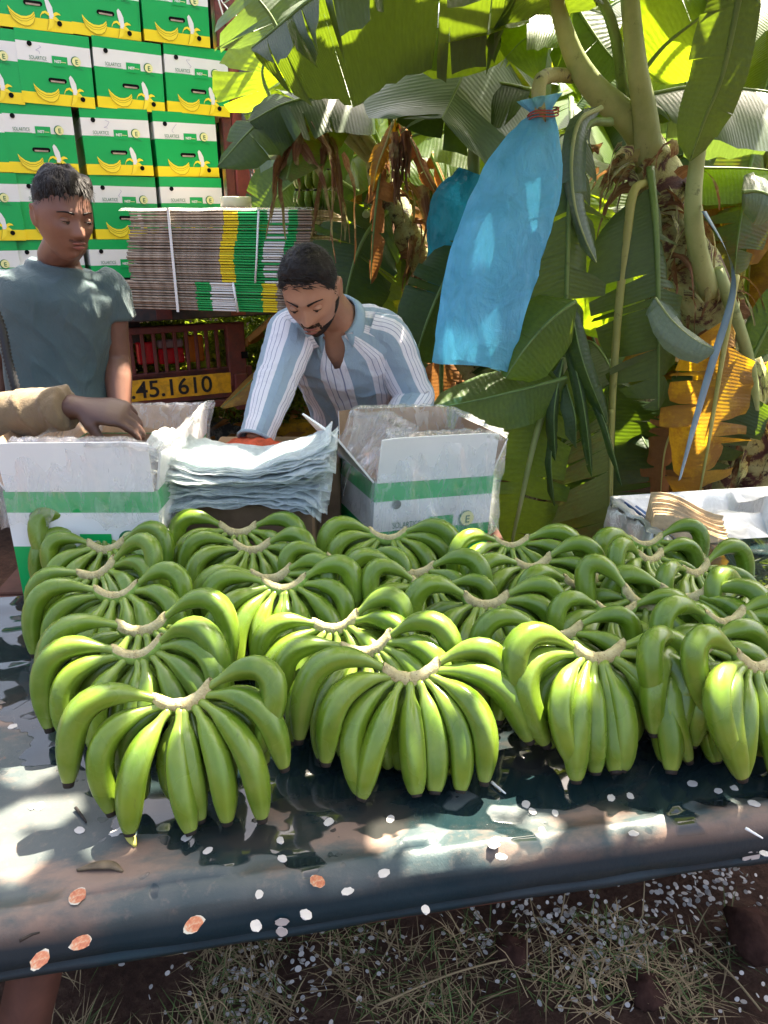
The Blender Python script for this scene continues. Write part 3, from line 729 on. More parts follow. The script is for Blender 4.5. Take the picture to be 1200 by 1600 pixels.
# chain hanging from the post
ch0 = TL(389, 245, -.02); ch1 = TL(414, 335, -.02)
cp = spline([ch0, ch0.lerp(ch1, .5) + Vector((-.01, 0, -.01)), ch1, ch1 + Vector((.04, 0, -.25))], 24)
link = MB(); lp = [Vector((.011 * math.cos(a), 0, .019 * math.sin(a) + (.006 if math.sin(a) > 0 else -.006))) for a in np.linspace(0, 2 * math.pi, 15)[:-1]]
lp.append(lp[0]); link.tube(lp, .0042, 6, cap=False); lo = link.obj('chain_link', M['steel_grey'], truck)
for i in range(20):
    o = lo if i == 0 else link_mesh('chain_link', lo.data, truck)
    x = i * 23 / 19.0; a = min(int(x), 22); o.location = cp[a].lerp(cp[a + 1], x - a); t = (cp[a + 1] - cp[a]).normalized()
    o.rotation_euler = (Matrix.Rotation(math.atan2(t.x, -t.z) * -1, 3, 'Y') @ Matrix.Rotation((i % 2) * math.pi / 2 + .3, 3, 'Z')).to_euler()
b = MB(); b.tube(spline([TL(340, -5, -.03), TL(350, 30, -.03), TL(346, 32, -.04), TL(366, 22, -.05), TL(383, 52, -.05)], 20), .004, 5); b.obj('bent_wire', M['cwhite'], truck)
b = MB(); b.tube(spline([TL(345, 0, -.03), TL(360, 20, -.03)], 6), .003, 5); b.tube(spline([TL(396, 118, -.04), TL(404, 140, -.05), TL(395, 130, -.04), TL(406, 150, -.05)], 9), .003, 5); b.obj('bent_wire', M['cwhite'], truck)
b = MB(); b.tube(spline([TL(394, 166, -.02), TL(399, 185, -.03), TL(394, 205, -.02)], 9), .010, 6); b.obj('rope_knot', M['cwhite'], truck)
# barred bumper unit
q = -.02
def X(px, py=550): return TL(px, py, q).x
def Z(px, py): return TL(px, py, q).z
xl, xr = X(170), X(383, 560)
b = MB(); b.box(((xl + X(383)) / 2, q, Z(300, 512)), (X(383) - xl, .04, .032), bevel=.004); b.obj('grille_rail', M['maroon'], truck)
b = MB(); b.box(((xl + X(383)) / 2, q, Z(300, 582)), (X(383) - xl, .04, .03), bevel=.004); b.obj('grille_rail', M['maroon'], truck)
bar = None
for px in (206, 224, 242, 258, 275, 293, 308, 324, 340):
    if bar is None:
        m = MB(); m.box((0, 0, 0), (.018, .018, Z(300, 514) - Z(300, 580)), bevel=.003); bar = m.obj('grille_bar', M['maroon'], truck); o = bar
    else: o = link_mesh('grille_bar', bar.data, truck)
    o.location = (X(px), q, (Z(300, 514) + Z(300, 580)) / 2)
b = MB(); b.box(((X(352) + X(384)) / 2, q, (Z(370, 505) + Z(370, 600)) / 2), (X(384) - X(356), .06, Z(370, 505) - Z(370, 600)), bevel=.006)
b.box((X(379), q - .035, Z(380, 553)), (.035, .01, .035), 1); b.obj('corner_bracket', [M['maroon'], M['dark']], truck)
for (a, c, t, bt, mt, nm) in ((216, 246, 534, 568, 'lamp_red', 'tail_lamp'), (250, 290, 546, 570, 'lamp_red', 'tail_lamp'), (250, 290, 533, 545, 'lamp_dull', 'reverse_lamp'), (293, 322, 528, 570, 'lamp_orange', 'indicator_lamp')):
    m = MB(); w_ = X(c) - X(a); h_ = Z(270, t) - Z(270, bt); m.box(((X(a) + X(c)) / 2, q + .06, (Z(270, t) + Z(270, bt)) / 2), (w_, .05, h_), bevel=.008)
    for kk in range(5): m.box((X(a) + w_ * (kk + .5) / 5, q + .034, (Z(270, t) + Z(270, bt)) / 2), (w_ * .02, .004, h_ * .9))
    m.obj(nm, M[mt], truck)
m = MB(); m.box(((X(180) + X(330)) / 2, q + .12, Z(270, 512) - .02), (.5, .1, .03)); m.obj('lamp_carrier', M['steel_grey'], truck)
# plate and lower frame
pl, pr = X(150, 600), X(359, 600); zt, zb_ = Z(280, 587), Z(280, 619)
V = []; F = []; nx_ = 30
for i in range(nx_ + 1):
    for j, zz in enumerate(np.linspace(zb_, zt, 6)):
        x = pl + (pr - pl) * i / nx_; V.append((x + (.003 * nz((x, zz, 0), 20) if i == nx_ else 0), q - .028 - .003 * nz((x * 1.0, zz, 0), 14), zz + (.003 * nz((x, 0, 0), 25) if j in (0, 5) else 0)))
for i in range(nx_):
    for j in range(5): F.append((i * 6 + j, (i + 1) * 6 + j, (i + 1) * 6 + j + 1, i * 6 + j + 1))
pt = mk('number_plate', V, F, M['plate'], truck)
tm = MB(); text_mesh('.45.1610', (zt - zb_) * 1.12, 0, tm, X(201, 603), zb_ + (zt - zb_) * .15, q - .033, bold=.0015, sx=(X(345, 603) - X(201, 603)) / ((zt - zb_) * 1.12 * 3.86))
tm.obj('lettering', M['ink_black'], pt)
b = MB(); b.box(((xl - .3 + X(390)) / 2, q + .0, (zt + zb_) / 2), (X(390) - xl + .3, .04, zt - zb_ + .05)); b.obj('plate_backing', M['maroon'], truck)
b = MB(); b.box(((xl - .3 + X(386)) / 2, q - .01, Z(290, 633)), (X(386) - xl + .3, .07, .035), bevel=.006); b.box((X(375, 605), q - .012, Z(372, 610)), (X(386) - X(366), .07, Z(370, 584) - Z(370, 640)), bevel=.006); b.obj('bumper_bar', M['maroon'], truck)
# axle shadow masses: tyre & chassis rail behind
for (xx, yy) in ((X(200) - .55, 1.1), (X(200) - .55, 2.3)):
    th = MB(); rr_ = [(.30, -.13), (.44, -.13), (.48, -.10), (.485, 0), (.48, .10), (.44, .13), (.30, .13)]; n = 28; V = []; F = []
    for a in range(n):
        for (r_, w_) in rr_: V.append((w_, r_ * math.cos(2 * math.pi * a / n), r_ * math.sin(2 * math.pi * a / n)))
    for a in range(n):
        for j in range(6): F.append((a * 7 + j, ((a + 1) % n) * 7 + j, ((a + 1) % n) * 7 + j + 1, a * 7 + j + 1))
    th.add(V, F, 0); th.box((0, 0, 0), (.12, .3, .3), 1); o = th.obj('wheel', [M['ink_black'], M['steel_grey']], truck, loc=(xx, yy, .485))
b = MB(); b.box((X(215), 1.6, BEDZ - .16), (.09, 3.0, .14)); b.box((X(215) - .9, 1.6, BEDZ - .16), (.09, 3.0, .14)); b.box((X(215) - .3, .25, .72), (.5, .06, .30)); b.obj('chassis_rail', M['beam'], truck)

# ------------------------------------------------------------------ bundle of flattened cartons on the tailboard
def bundle():
    zbot = BEDZ - .003; c = P(338, 487, 3.30); c.z = 0
    rz = R(-14)
    root = empty('carton_bundle', (c.x, c.y, zbot), rz, 'strapped bundle of flattened green and yellow printed cartons on the tailboard', 'cardboard bundle')
    n = 40; th = .0102; Lx = .435; Ly = .42; bx = .385
    rng = random.Random(2); meshes = []
    def flat(kind):
        mb = MB(); x0, x1 = -bx, Lx
        # front edge split in coloured segments along x
        if kind == 0: segs = [(x0, -.02, 3), (-.02, .05, 3), (.05, .115, 2), (.115, .245, 0), (.245, .335, 1), (.335, .375, 0), (.375, x1, 3)]
        elif kind == 1: segs = [(x0, -.02, 3), (-.02, .05, 3), (.05, .115, 2), (.115, .34, 0), (.34, .375, 0), (.375, x1, 3)]
        else: segs = [(x0, -.05, 3), (-.05, .02, 0), (.02, .13, 1), (.13, .255, 0), (.255, .32, 2), (.32, x1 - .02, 3)]
        for a, b_, m in segs:
            V = []; k_ = 3
            for i in range(k_ + 1):
                x = a + (b_ - a) * i / k_; 
                for (y, z) in ((0, 0.0004), (-.0035, .003), (-.0035, .0066), (0, .0088), (Ly, .0088), (Ly, .0004)): V.append((x, y, z))
            F = []
            for i in range(k_):
                for j in range(6): F.append((i * 6 + j, (i + 1) * 6 + j, (i + 1) * 6 + (j + 1) % 6, i * 6 + (j + 1) % 6))
            mi = []
            for i in range(k_): mi += [m, m, m, 3, 3, 3]
            F.append((0, 1, 2, 3, 4, 5)); F.append(tuple(k_ * 6 + q_ for q_ in (5, 4, 3, 2, 1, 0))); mi += [3, 3]
            mb.add(V, F, mi, False)
        return mb
    base = []
    for kd in range(3):
        o = flat(kd).obj('flat_carton', [M['cgreen'], M['cwhite'], M['cyellow'], M['kraft_grey']]); base.append(o.data); bpy.data.objects.remove(o)
    for i in range(n):
        f = i / (n - 1); kd = 2 if i < 12 else (0 if rng.random() < .72 else 1)
        o = link_mesh('flat_carton', base[kd], root)
        sh = .008 * math.sin(f * 9) + rng.uniform(-.004, .004) + (.035 * f if i >= 12 else -.02); 
        o.location = (sh - .02, rng.uniform(-.006, .006) - .012 * math.sin(math.pi * f), i * th + .0015 * math.sin(i)); o.rotation_euler = (0, rng.uniform(-.003, .003), R(rng.uniform(-1.2, 1.2)))
    H_ = n * th
    b = MB(); b.box((-.17, -.024, H_ * .5), (.012, .002, H_ + .01)); b.box((-.17, Ly / 2 - .02, H_ + .006), (.012, Ly + .02, .002)); b.obj('strap', M['cwhite'], root)
    b = MB(); b.tube([(.235, -.026, H_ + .002), (.215, -.028, H_ * .55), (.20, -.024, H_ * .3)], [(.005, .001)] * 3, 6); b.tube([(.10, -.028, H_ * .3), (.115, -.028, .002)], [(.006, .001)] * 2, 6); b.box((.235, Ly / 2 - .02, H_ + .006), (.010, Ly + .02, .002)); b.obj('strap', M['cwhite'], root)
    b = MB(); g = []; nxx = 24
    for i in range(nxx + 1):
        x = -.40 + .88 * i / nxx
        for y in (-.03, .0, .15, .3, .41): g.append((x, y, H_ + .007 + .004 * nz((x, y, 0), 9) - (.012 if y < -.02 else 0)))
    F = [(i * 5 + j, (i + 1) * 5 + j, (i + 1) * 5 + j + 1, i * 5 + j + 1) for i in range(nxx) for j in range(4)]
    b.add(g, F, 0); b.obj('top_wrap', M['liner'], root)
    return root, H_
bun, HB = bundle()
tp = empty('tape_roll', bun.matrix_basis @ Vector((.09, .08, HB + .010)), 0, 'pale roll of packing tape lying on the cardboard bundle', 'tape roll')
b = MB(); n = 30; prof = [(.062, 0), (.064, .002), (.064, .038), (.062, .04), (.040, .04), (.038, .038), (.038, .002), (.040, 0)]
V = [(r_ * math.cos(2 * math.pi * a / n), r_ * math.sin(2 * math.pi * a / n), z_) for a in range(n) for r_, z_ in prof]
b.add(V, [(a * 8 + j, ((a + 1) % n) * 8 + j, ((a + 1) % n) * 8 + (j + 1) % 8, a * 8 + (j + 1) % 8) for a in range(n) for j in range(8)], 0)
M['tape'] = simple('cream_tape', (.62, .62, .42), .35, .05); b.obj('tape', M['tape'], tp)
b = MB(); prof = [(.040, .001), (.037, .001), (.037, .039), (.040, .039)]
V = [(r_ * math.cos(2 * math.pi * a / n), r_ * math.sin(2 * math.pi * a / n), z_) for a in range(n) for r_, z_ in prof]
b.add(V, [(a * 4 + j, ((a + 1) % n) * 4 + j, ((a + 1) % n) * 4 + (j + 1) % 4, a * 4 + (j + 1) % 4) for a in range(n) for j in range(4)], 0); b.obj('core', M['kraft'], tp)

# ------------------------------------------------------------------ low bench carrying the open cartons
BZ = .705
bench = empty('packing_bench', (-.15, 1.85, 0), R(4), 'low timber bench behind the table carrying the open cartons', 'bench')
for i in range(5):
    b = MB(); b.box((-.15, -.36 + i * .17, BZ - .015), (1.25, .155, .025), bevel=.004); b.obj('plank', M['wood_leg'], bench)
for x in (-.72, .42):
    for y in (-.35, .38):
        b = MB(); b.box((x, y, (BZ - .03) / 2), (.06, .06, BZ - .03)); b.obj('leg', M['wood_leg'], bench)

def open_carton(corner, rz, label, seed, flap_f, side_flap, rolly=0.0, bz=BZ):
    """corner: front-left bottom corner; flaps stand up, inside grey-brown, outside white"""
    root = empty('open_carton', corner, rz, label, 'carton'); root.rotation_euler = (0, rolly, rz)
    o = carton_mesh(seed, True).obj('carton_wall', [M['cgreen'], M['cwhite'], M['cyellow'], M['kraft']], root)
    i_ = MB(); a, c_ = .006, CW - .006; d, e = .006, CL - .006
    V = [(a, d, .01), (c_, d, .01), (c_, e, .01), (a, e, .01), (a, d, CH), (c_, d, CH), (c_, e, CH), (a, e, CH)]
    i_.add(V, [(0, 1, 2, 3), (0, 4, 5, 1), (1, 5, 6, 2), (2, 6, 7, 3), (3, 7, 4, 0)], 0, False); i_.obj('inner_wall', M['kraft'], root)
    link_mesh('printed_artwork', ART, root); 
    hm = MB(); disc2d(hm, (.18, .19), .036, 0, -.0026); hm.obj('vent_hole', M['steel_grey'], root)
    def flap(name, p0, p1, out, hgt, inm='kraft'):
        p0, p1, out = Vector(p0), Vector(p1), Vector(out); up = Vector((0, 0, hgt)) + out; nrm = (p1 - p0).normalized().cross(up.normalized()) * .0022; V = []; F = []; n_ = 8
        for s_ in (0, 1):
            for i in range(n_ + 1):
                for j in range(4):
                    q_ = p0.lerp(p1, i / n_) + up * (j / 3) + nrm * (s_ * 2 - 1) + out.normalized() * .004 * math.sin(i / n_ * 3.1 + seed) * (j / 3)
                    if (i in (0, n_)) and j == 3: q_ = q_ - up * .03
                    V.append(q_)
        h = (n_ + 1) * 4
        for i in range(n_):
            for j in range(3):
                F.append((i * 4 + j, (i + 1) * 4 + j, (i + 1) * 4 + j + 1, i * 4 + j + 1)); F.append((h + i * 4 + j, h + i * 4 + j + 1, h + (i + 1) * 4 + j + 1, h + (i + 1) * 4 + j))
        mi = [0, 1] * (n_ * 3)
        for i in range(n_): F.append((i * 4 + 3, (i + 1) * 4 + 3, h + (i + 1) * 4 + 3, h + i * 4 + 3)); mi.append(1)
        for i, rev in ((0, 0), (n_, 1)):
            for j in range(3): F.append((i * 4 + j, i * 4 + j + 1, h + i * 4 + j + 1, h + i * 4 + j)); mi.append(1)
        mk(name, V, F, [M[inm], M['cwhite']], root, mi, smooth=False)
    return root, flap

def liner(root, name, W, L, rim_z, fh, fo, hang, seed, mat, inner=.16, bulge=.012, offs=(0, 0, 0, 0)):
    """thin sheet going from inside the carton over the flap rims and down outside; fo = flap outward lean (front, right, back, left)"""
    segs = [((0, 0), (W, 0), (0, -1)), ((W, 0), (W, L), (1, 0)), ((W, L), (0, L), (0, 1)), ((0, L), (0, 0), (-1, 0))]
    path = []
    ns = 26
    for k_, (a, b_, nrm) in enumerate(segs):
        for i in range(ns): path.append((Vector((lerp(a[0], b_[0], i / ns), lerp(a[1], b_[1], i / ns), 0)), Vector((nrm[0], nrm[1], 0)), k_, i / ns))
    rng = random.Random(seed); n = len(path); prof = [(-1, -inner), (-1, -inner * .5), (-1, -.03), (-.6, -.006), (0, .003), (.7, .0), (1, -.014)] + [(1, -h) for h in np.linspace(.03, 1.0, 12)]
    V = []; m = len(prof)
    for i, (p, nr, k_, f) in enumerate(path):
        k2 = (k_ + 1) % 4 if f > .5 else (k_ - 1) % 4; bl = abs(f - .5) * 2; bl = max(0, bl - .7) / .3 * .5
        nr2 = Vector((segs[k2][2][0], segs[k2][2][1], 0)); nn = (nr * (1 - bl) + nr2 * bl).normalized()
        fhh = fh[k_] * (1 - bl) + fh[k2] * bl; fl = fo[k_] * (1 - bl) + fo[k2] * bl
        hg = hang[k_] * (1 - bl) + hang[k2] * bl; hg *= 1 + .35 * noise.noise(Vector((i * .13, seed, 0))) + .15 * noise.noise(Vector((i * .5, seed, 3)))
        for j, (s_, d) in enumerate(prof):
            if j >= 7: dd = d * hg
            else: dd = d
            zz = rim_z + fhh + dd
            lean = fl * max(0, min(1, (zz - rim_z) / max(fhh, .01))) if fhh > 0 else 0
            fold = bulge * (.4 + noise.noise(Vector((i * .22, dd * 9, seed * 2.1))) + .6 * noise.noise(Vector((i * .55 + dd * 14, dd * 16, seed)))) * (1 if s_ > 0 else .5)
            crow = .006 * noise.noise(Vector((i * .6, 0, seed + 5)))
            V.append(p + nn * (lean + s_ * .006 + (max(0, fold) + .35 * bulge * max(0, -dd) * 6 if s_ > 0 else -max(0, fold) * .4 if s_ < 0 else 0)) + Vector((0, 0, zz + crow)))
    F = []
    for i in range(n):
        for j in range(m - 1): F.append((i * m + j, ((i + 1) % n) * m + j, ((i + 1) % n) * m + j + 1, i * m + j + 1))
    return mk(name, V, F, mat, root)

# left open carton
cA, flap = open_carton((-.772, 1.41, BZ), 0.0, 'open printed carton at the left with upright white flaps and clear plastic liner', 1, .11, .1)
zr = CH
flap('front_flap', (.006, .0, CH), (CW - .004, 0, CH), (0, -.006, 0), .105)
flap('back_flap', (CW, CL, CH), (0, CL, CH), (0, .05, 0), .06)
flap('side_flap', (CW, 0.01, CH), (CW, CL, CH), (.012, 0, 0), .085)
flap('side_flap', (0, CL, CH), (0, .01, CH), (-.05, 0, 0), .08)
lnA = liner(None, 'plastic_liner', CW, CL, 0, (.11, .09, .065, .09), (-.008, .014, .05, -.055), (.17, .12, .12, .19), 4, M['liner'])
lnA.location = (-.772, 1.41, BZ + CH); tag(lnA, 'clear plastic liner draped over the rim of the left open carton', 'plastic liner')
# right open carton
cB, flap = open_carton((-.036, 1.585, BZ - .045), R(22), 'open printed carton in the centre with wide white flaps and a milky plastic liner', 2, .11, .1, R(3.5))
flap('front_flap', (.004, .0, CH), (CW - .004, 0, CH), (0, -.012, 0), .108)
flap('back_flap', (CW, CL * .55, CH), (0, CL * .55, CH), (0, .03, 0), .11)
flap('side_flap', (CW, 0.01, CH), (CW, CL * .55, CH), (.03, 0, 0), .09)
flap('side_flap', (-.002, CL * .55, CH), (-.002, .004, CH), (-.10, .0, 0), .112, 'cwhite')
lnB = liner(None, 'plastic_liner', CW, CL * .55, 0, (.112, .095, .115, .115), (-.014, .035, .03, -.118), (.245, .28, .1, .20), 9, M['liner_r'], bulge=.02)
lnB.location = cB.matrix_basis @ Vector((0, 0, CH)); lnB.rotation_euler = (0, R(3.5), R(22)); tag(lnB, 'milky plastic liner hanging out over the centre open carton', 'plastic liner')

# brown carton + foam sheets
fc = empty('brown_carton', (-.455, 1.545, BZ), R(2), 'plain brown cardboard carton below the pale foam sheets', 'carton')
b = MB(); b.box((.145, .17, .10), (.30, .32, .20), bevel=.004); b.obj('carton_wall', M['kraft'], fc)
b = MB(); b.box((.145, .17, .2025), (.29, .31, .004)); b.obj('lid', M['kraft_grey'], fc)
foam = empty('foam_stack', (-.310, 1.52, BZ + .208), R(2), 'sagging stack of pale blue foam sheets between the two open cartons', 'foam sheets')
def foam_sheets():
    n = 34; rng = random.Random(4)
    for k_ in range(n):
        f = k_ / (n - 1); V = []; F = []; nx_ = 56; ny = 8; hl = .172 + .012 * f + rng.uniform(-.014, .010); hr = .172 + .030 * f + rng.uniform(-.016, .014); wob = rng.uniform(-.022, .020); th = .0011; lift = rng.uniform(0, .012)
        for s_ in (0, 1):
            for i in range(nx_ + 1):
                t = -1 + 2 * i / nx_; x = t * (hl if t < 0 else hr) + rng.uniform(-.0015, .0015); e = abs(t)
                for j in range(ny + 1):
                    y = -.012 + wob + .016 * noise.noise(Vector((x * 11, k_ * .5, 3))) + .17 * j / ny - .03 * (e ** 3)
                    z = .014 + f * (.086 + .036 * e ** 2.0) + .022 * e ** 2.4 * (1 if t > 0 else .8) * f + .010 * noise.noise(Vector((x * 16, y * 8, k_ * .28))) + .006 * noise.noise(Vector((x * 55, y * 25, k_ * .8))) * (.3 + e)
                    if e > .88: z += (e - .88) * (.16 * noise.noise(Vector((k_ * 1.7, y * 12, t * 2))) - .09 * (1 - f)) + lift * (e - .88) * 2
                    if f < .3: z -= .018 * e ** 5
                    V.append((x, y, z + s_ * th))
        m = (nx_ + 1) * (ny + 1)
        for i in range(nx_):
            for j in range(ny):
                a = i * (ny + 1) + j; b_ = a + ny + 1
                F.append((a, a + 1, b_ + 1, b_)); F.append((m + a, m + b_, m + b_ + 1, m + a + 1))
            a = i * (ny + 1); F.append((a, a + ny + 1, m + a + ny + 1, m + a))
        for j in range(ny):
            F.append((j, m + j, m + j + 1, j + 1)); a = nx_ * (ny + 1) + j; F.append((a, a + 1, m + a + 1, m + a))
        mk('foam_sheet', V, F, M['foam'], foam)
foam_sheets()
M['red_net'] = simple('red_orange_sack', (.42, .07, .03), .8, .4, 40, .2, .6, 90)
V = []; F = []
for i in range(41):
    for j in range(9):
        x = -.13 + .30 * i / 40; y = .16 * j / 8; V.append((x, y, .020 * math.sin(math.pi * j / 8) ** .6 * (1 + .5 * nz((x, y, 0), 26)) + .014 * nz((x, y, 4), 60) + .012 * math.cos(x * 24)))
for i in range(40):
    for j in range(8): F.append((i * 9 + j, (i + 1) * 9 + j, (i + 1) * 9 + j + 1, i * 9 + j + 1))
o = mk('red_sack', V, F, M['red_net'], loc=(-.33, 1.72, BZ + .255)); tag(o, 'crumpled orange red sack behind the foam sheets', 'sack')
b = MB(); b.box((-.28, 1.85, BZ + .125), (.34, .24, .25), bevel=.004); o = b.obj('brown_carton', M['kraft']); tag(o, 'brown carton under the orange red sack behind the foam sheets', 'carton')

# ------------------------------------------------------------------ crates and white bag at the right
def crate(loc, rz, label, W=.56, L=.40, H=.30):
    root = empty('plastic_crate', loc, rz, label, 'crate', 'blue crates stacked at the right')
    M.setdefault('blue_plastic', simple('blue_plastic', (.018, .075, .24), .35, .15))
    b = MB()
    for (x, y, sx, sy) in ((0, -L / 2, W, .012), (0, L / 2, W, .012), (-W / 2, 0, .012, L), (W / 2, 0, .012, L)):
        b.box((x, y, H - .02), (sx + .012, sy + .012, .04), bevel=.003); b.box((x, y, .02), (sx, sy, .04)); b.box((x, y, H * .5), (sx, sy, .03))
    b.box((0, 0, .01), (W, L, .012)); b.obj('frame', M['blue_plastic'], root)
    rib = None
    for k_ in range(24):
        for sd in (-1, 1):
            x = -W / 2 + W * (k_ + .5) / 24
            if rib is None: m = MB(); m.box((0, 0, H / 2), (.008, .010, H - .05)); rib = m.obj('rib', M['blue_plastic'], root); o = rib
            else: o = link_mesh('rib', rib.data, root)
            o.location = (x, sd * L / 2, 0)
    return root
crate((1.04, 1.97, .42), R(10), 'upper blue plastic crate lined with a white bag at the right edge')
crate((1.04, 1.97, .115), R(9), 'lower blue plastic crate under the one lined with a white bag')
bagl = liner(None, 'white_liner_bag', .58, .42, 0, (.014, .012, .004, .014), (0, 0, 0, 0), (.24, .16, .04, .20), 12, M['bag_white'], inner=.10, bulge=.030)
bagl.location = (1.0 - .29 + .05, 1.95 - .28, .425 + .30); bagl.rotation_euler = (0, 0, R(10)); tag(bagl, 'bluish white plastic bag lining the blue crate at the right', 'plastic bag')
# crumpled inside of the bag, bulging between the rims
V = []; F = []
for i in range(61):
    for j in range(45):
        x = .56 * i / 60; y = .40 * j / 44; e = min(1, min(i, 60 - i, j, 44 - j) / 7)
        rr_ = 1 - abs(noise.noise(Vector((x * 9, y * 9, 2)))) * 2.4; z = -.040 + .058 * (1 - e) ** 1.5 + .060 * noise.noise(Vector((x * 7, y * 7, 1))) * e + .030 * max(0, rr_) * e
        if x > .36: z += .05 * e
        V.append((x + .01, y + .01, z))
for i in range(60):
    for j in range(44): F.append((i * 45 + j, (i + 1) * 45 + j, (i + 1) * 45 + j + 1, i * 45 + j + 1))
o = mk('inner_fold', V, F, M['bag_white'], bagl)
pads = empty('board_pads', (0, 0, 0), 0, 'leaning stack of tan cardboard pads in the white bagged crate', 'cardboard pads')
def pads_build():
    a = P(1015, 788, 1.90); b_ = P(1126, 818, 1.78); d = (b_ - a); n = 17
    for k_ in range(n):
        f = k_ / (n - 1); sh = Vector((-.010 * f + .003 * math.sin(k_ * 2.2), -.075 * f, -.038 * f + .004 * math.sin(k_ * 1.7)))
        V = []; F = []
        for s_ in (0, 1):
            for i in range(9):
                t = i / 8; c_ = a + d * t + Vector((0, 0, .024 * math.sin(math.pi * t * .8 + .9) ** 2 + .02)) + sh
                for j in range(2):
                    V.append(c_ + Vector((.01 * j, .05 * j, -.13 * j)) + Vector((0, .0028 * s_, 0)))
        for i in range(8):
            F.append((i * 2, i * 2 + 1, i * 2 + 3, i * 2 + 2)); F.append((18 + i * 2, 18 + i * 2 + 2, 18 + i * 2 + 3, 18 + i * 2 + 1)); F.append((i * 2, i * 2 + 2, 18 + i * 2 + 2, 18 + i * 2))
        F.append((0, 18, 19, 1)); F.append((16, 17, 35, 34))
        mk('pad', V, F, M['kraft_lite'], pads)
pads_build()

# ------------------------------------------------------------------ painted kerb block, bush
kerb = empty('painted_kerb', (P(285, 680, 5.3).x, 5.3, 0), R(-3), 'yellow and black painted kerb block under the bushes behind the truck', 'kerb')
M['kyel'] = simple('kerb_yellow', (.50, .27, .02), .8, .25, 9, .2, .4, 60, dirt=(.1, .07, .04), dirtamt=.6); M['kblk'] = simple('kerb_black', (.035, .033, .032), .85, .4, 9, dirt=(.25, .22, .18), dirtamt=.7)
for (x0_, x1_, m) in ((-.60, .20, 'kyel'), (.205, .62, 'kblk'), (.625, 1.2, 'kyel'), (-1.4, -.605, 'kblk')):
    b = MB(); b.box(((x0_ + x1_) / 2, 0, .075), (x1_ - x0_, .16, .17), bevel=.025); b.obj('kerb_stone', M[m], kerb)
def leafcloud(name, cx, cy, z0, sx, sy, sz, n, mats, seed, label, cat='bush', kind=None, size=(.02, .04), group=None):
    rng = np.random.default_rng(seed); V = []; F = []; Mi = []
    for k_ in range(n):
        while True:
            p = rng.uniform(-1, 1, 3)
            if p @ p < 1 and noise.noise(Vector(p * 2.6 + seed)) > -.12: break
        c_ = np.array([cx + p[0] * sx, cy + p[1] * sy, z0 + (p[2] + 1) * sz / 2]); s = rng.uniform(*size)
        d = rng.normal(size=3); d /= np.linalg.norm(d); e = np.cross(d, rng.normal(size=3)); e /= np.linalg.norm(e)
        q = np.cross(d, e) * s * .12
        b0 = len(V); V += [tuple(c_ - d * s), tuple(c_ - e * s * .42 + q), tuple(c_ + d * s), tuple(c_ + e * s * .42 + q)]; F += [(b0, b0 + 1, b0 + 2), (b0, b0 + 2, b0 + 3)]; m = int(rng.integers(len(mats))); Mi += [m, m]
    o = mk(name, V, F, mats, mi=Mi, smooth=False, uv=[(0, 0)] * len(V)); tag(o, label, cat, group, kind); return o
M['bush_a'] = m_leaf('bush_light', (.14, .19, .03), (.36, .44, .03), .4); M['bush_b'] = m_leaf('bush_mid', (.07, .12, .025), (.25, .34, .02), .4)
leafcloud('low_bush', P(215, 680, 6.1).x, 6.1, 0, .8, .4, .95, 7000, [M['bush_a'], M['bush_b']], 3, 'sunlit small leaved bush behind the yellow kerb, left part')
leafcloud('low_bush', P(330, 680, 6.0).x, 6.0, 0, .75, .4, .9, 7000, [M['bush_a'], M['bush_b']], 4, 'sunlit small leaved bush behind the black kerb end')
leafcloud('low_bush', P(410, 600, 5.4).x, 5.4, 0, .40, .4, 1.05, 6000, [M['bush_b'], M['bush_a']], 5, 'taller scraggly bush right of the truck bumper')
leafcloud('low_bush', P(60, 680, 6.3).x, 6.4, 0, .9, .4, 1.1, 5000, [M['bush_a'], M['bush_b']], 8, 'small leaved bush behind the truck at the left')

# ------------------------------------------------------------------ banana plants
LIT = []          # (point, radius): sun spots; canopy leaf faces in their way are cut out
_dg = bpy.context.evaluated_depsgraph_get()
def lit_px(px, py, z, r):
    hit, loc, nor, ix, ob, mt_ = SC.ray_cast(_dg, O, ray(px, py).normalized())
    LIT.append((loc.copy() if hit and loc.z > .7 else Pz(px, py, z), r * 1.3))
def lit_at(px, py, Y, r): LIT.append((P(px, py, Y), r))
for a in ((608, 1302), (650, 1300), (700, 1302), (750, 1300), (790, 1310), (835, 1325), (850, 1300), (668, 1352)): lit_px(a[0], a[1], TZ, .022)
for a in ((965, 1284), (1005, 1280), (1050, 1276), (1095, 1265), (1135, 1254)): lit_px(a[0], a[1], TZ, .014)
for a in ((10, 1285), (40, 1272), (90, 1268), (10, 1335), (30, 1350)): lit_px(a[0], a[1], TZ, .024)
for a in ((415, 955), (440, 960), (480, 968), (545, 985), (600, 960), (470, 1000), (440, 1030), (520, 1000), (590, 1005), (650, 975), (690, 990), (730, 1010), (640, 1010), (320, 975), (350, 990), (290, 975), (380, 1020), (90, 1060), (85, 1100), (800, 1000), (790, 1040), (840, 985), (880, 1000), (845, 1050), (840, 1100), (860, 1160), (770, 1130), (790, 1165), (700, 1045), (60, 825), (55, 860), (735, 830), (1140, 1120), (1130, 1080), (300, 1000), (240, 1130)):
    lit_px(a[0], a[1], .87 if a[1] < 1100 else .83, .026)
for a in ((175, 425, 2.0), (160, 410, 2.0), (190, 470, 2.0), (195, 540, 2.0), (195, 600, 2.0), (150, 560, 1.93), (140, 300, 1.9)): lit_at(*a, .03)
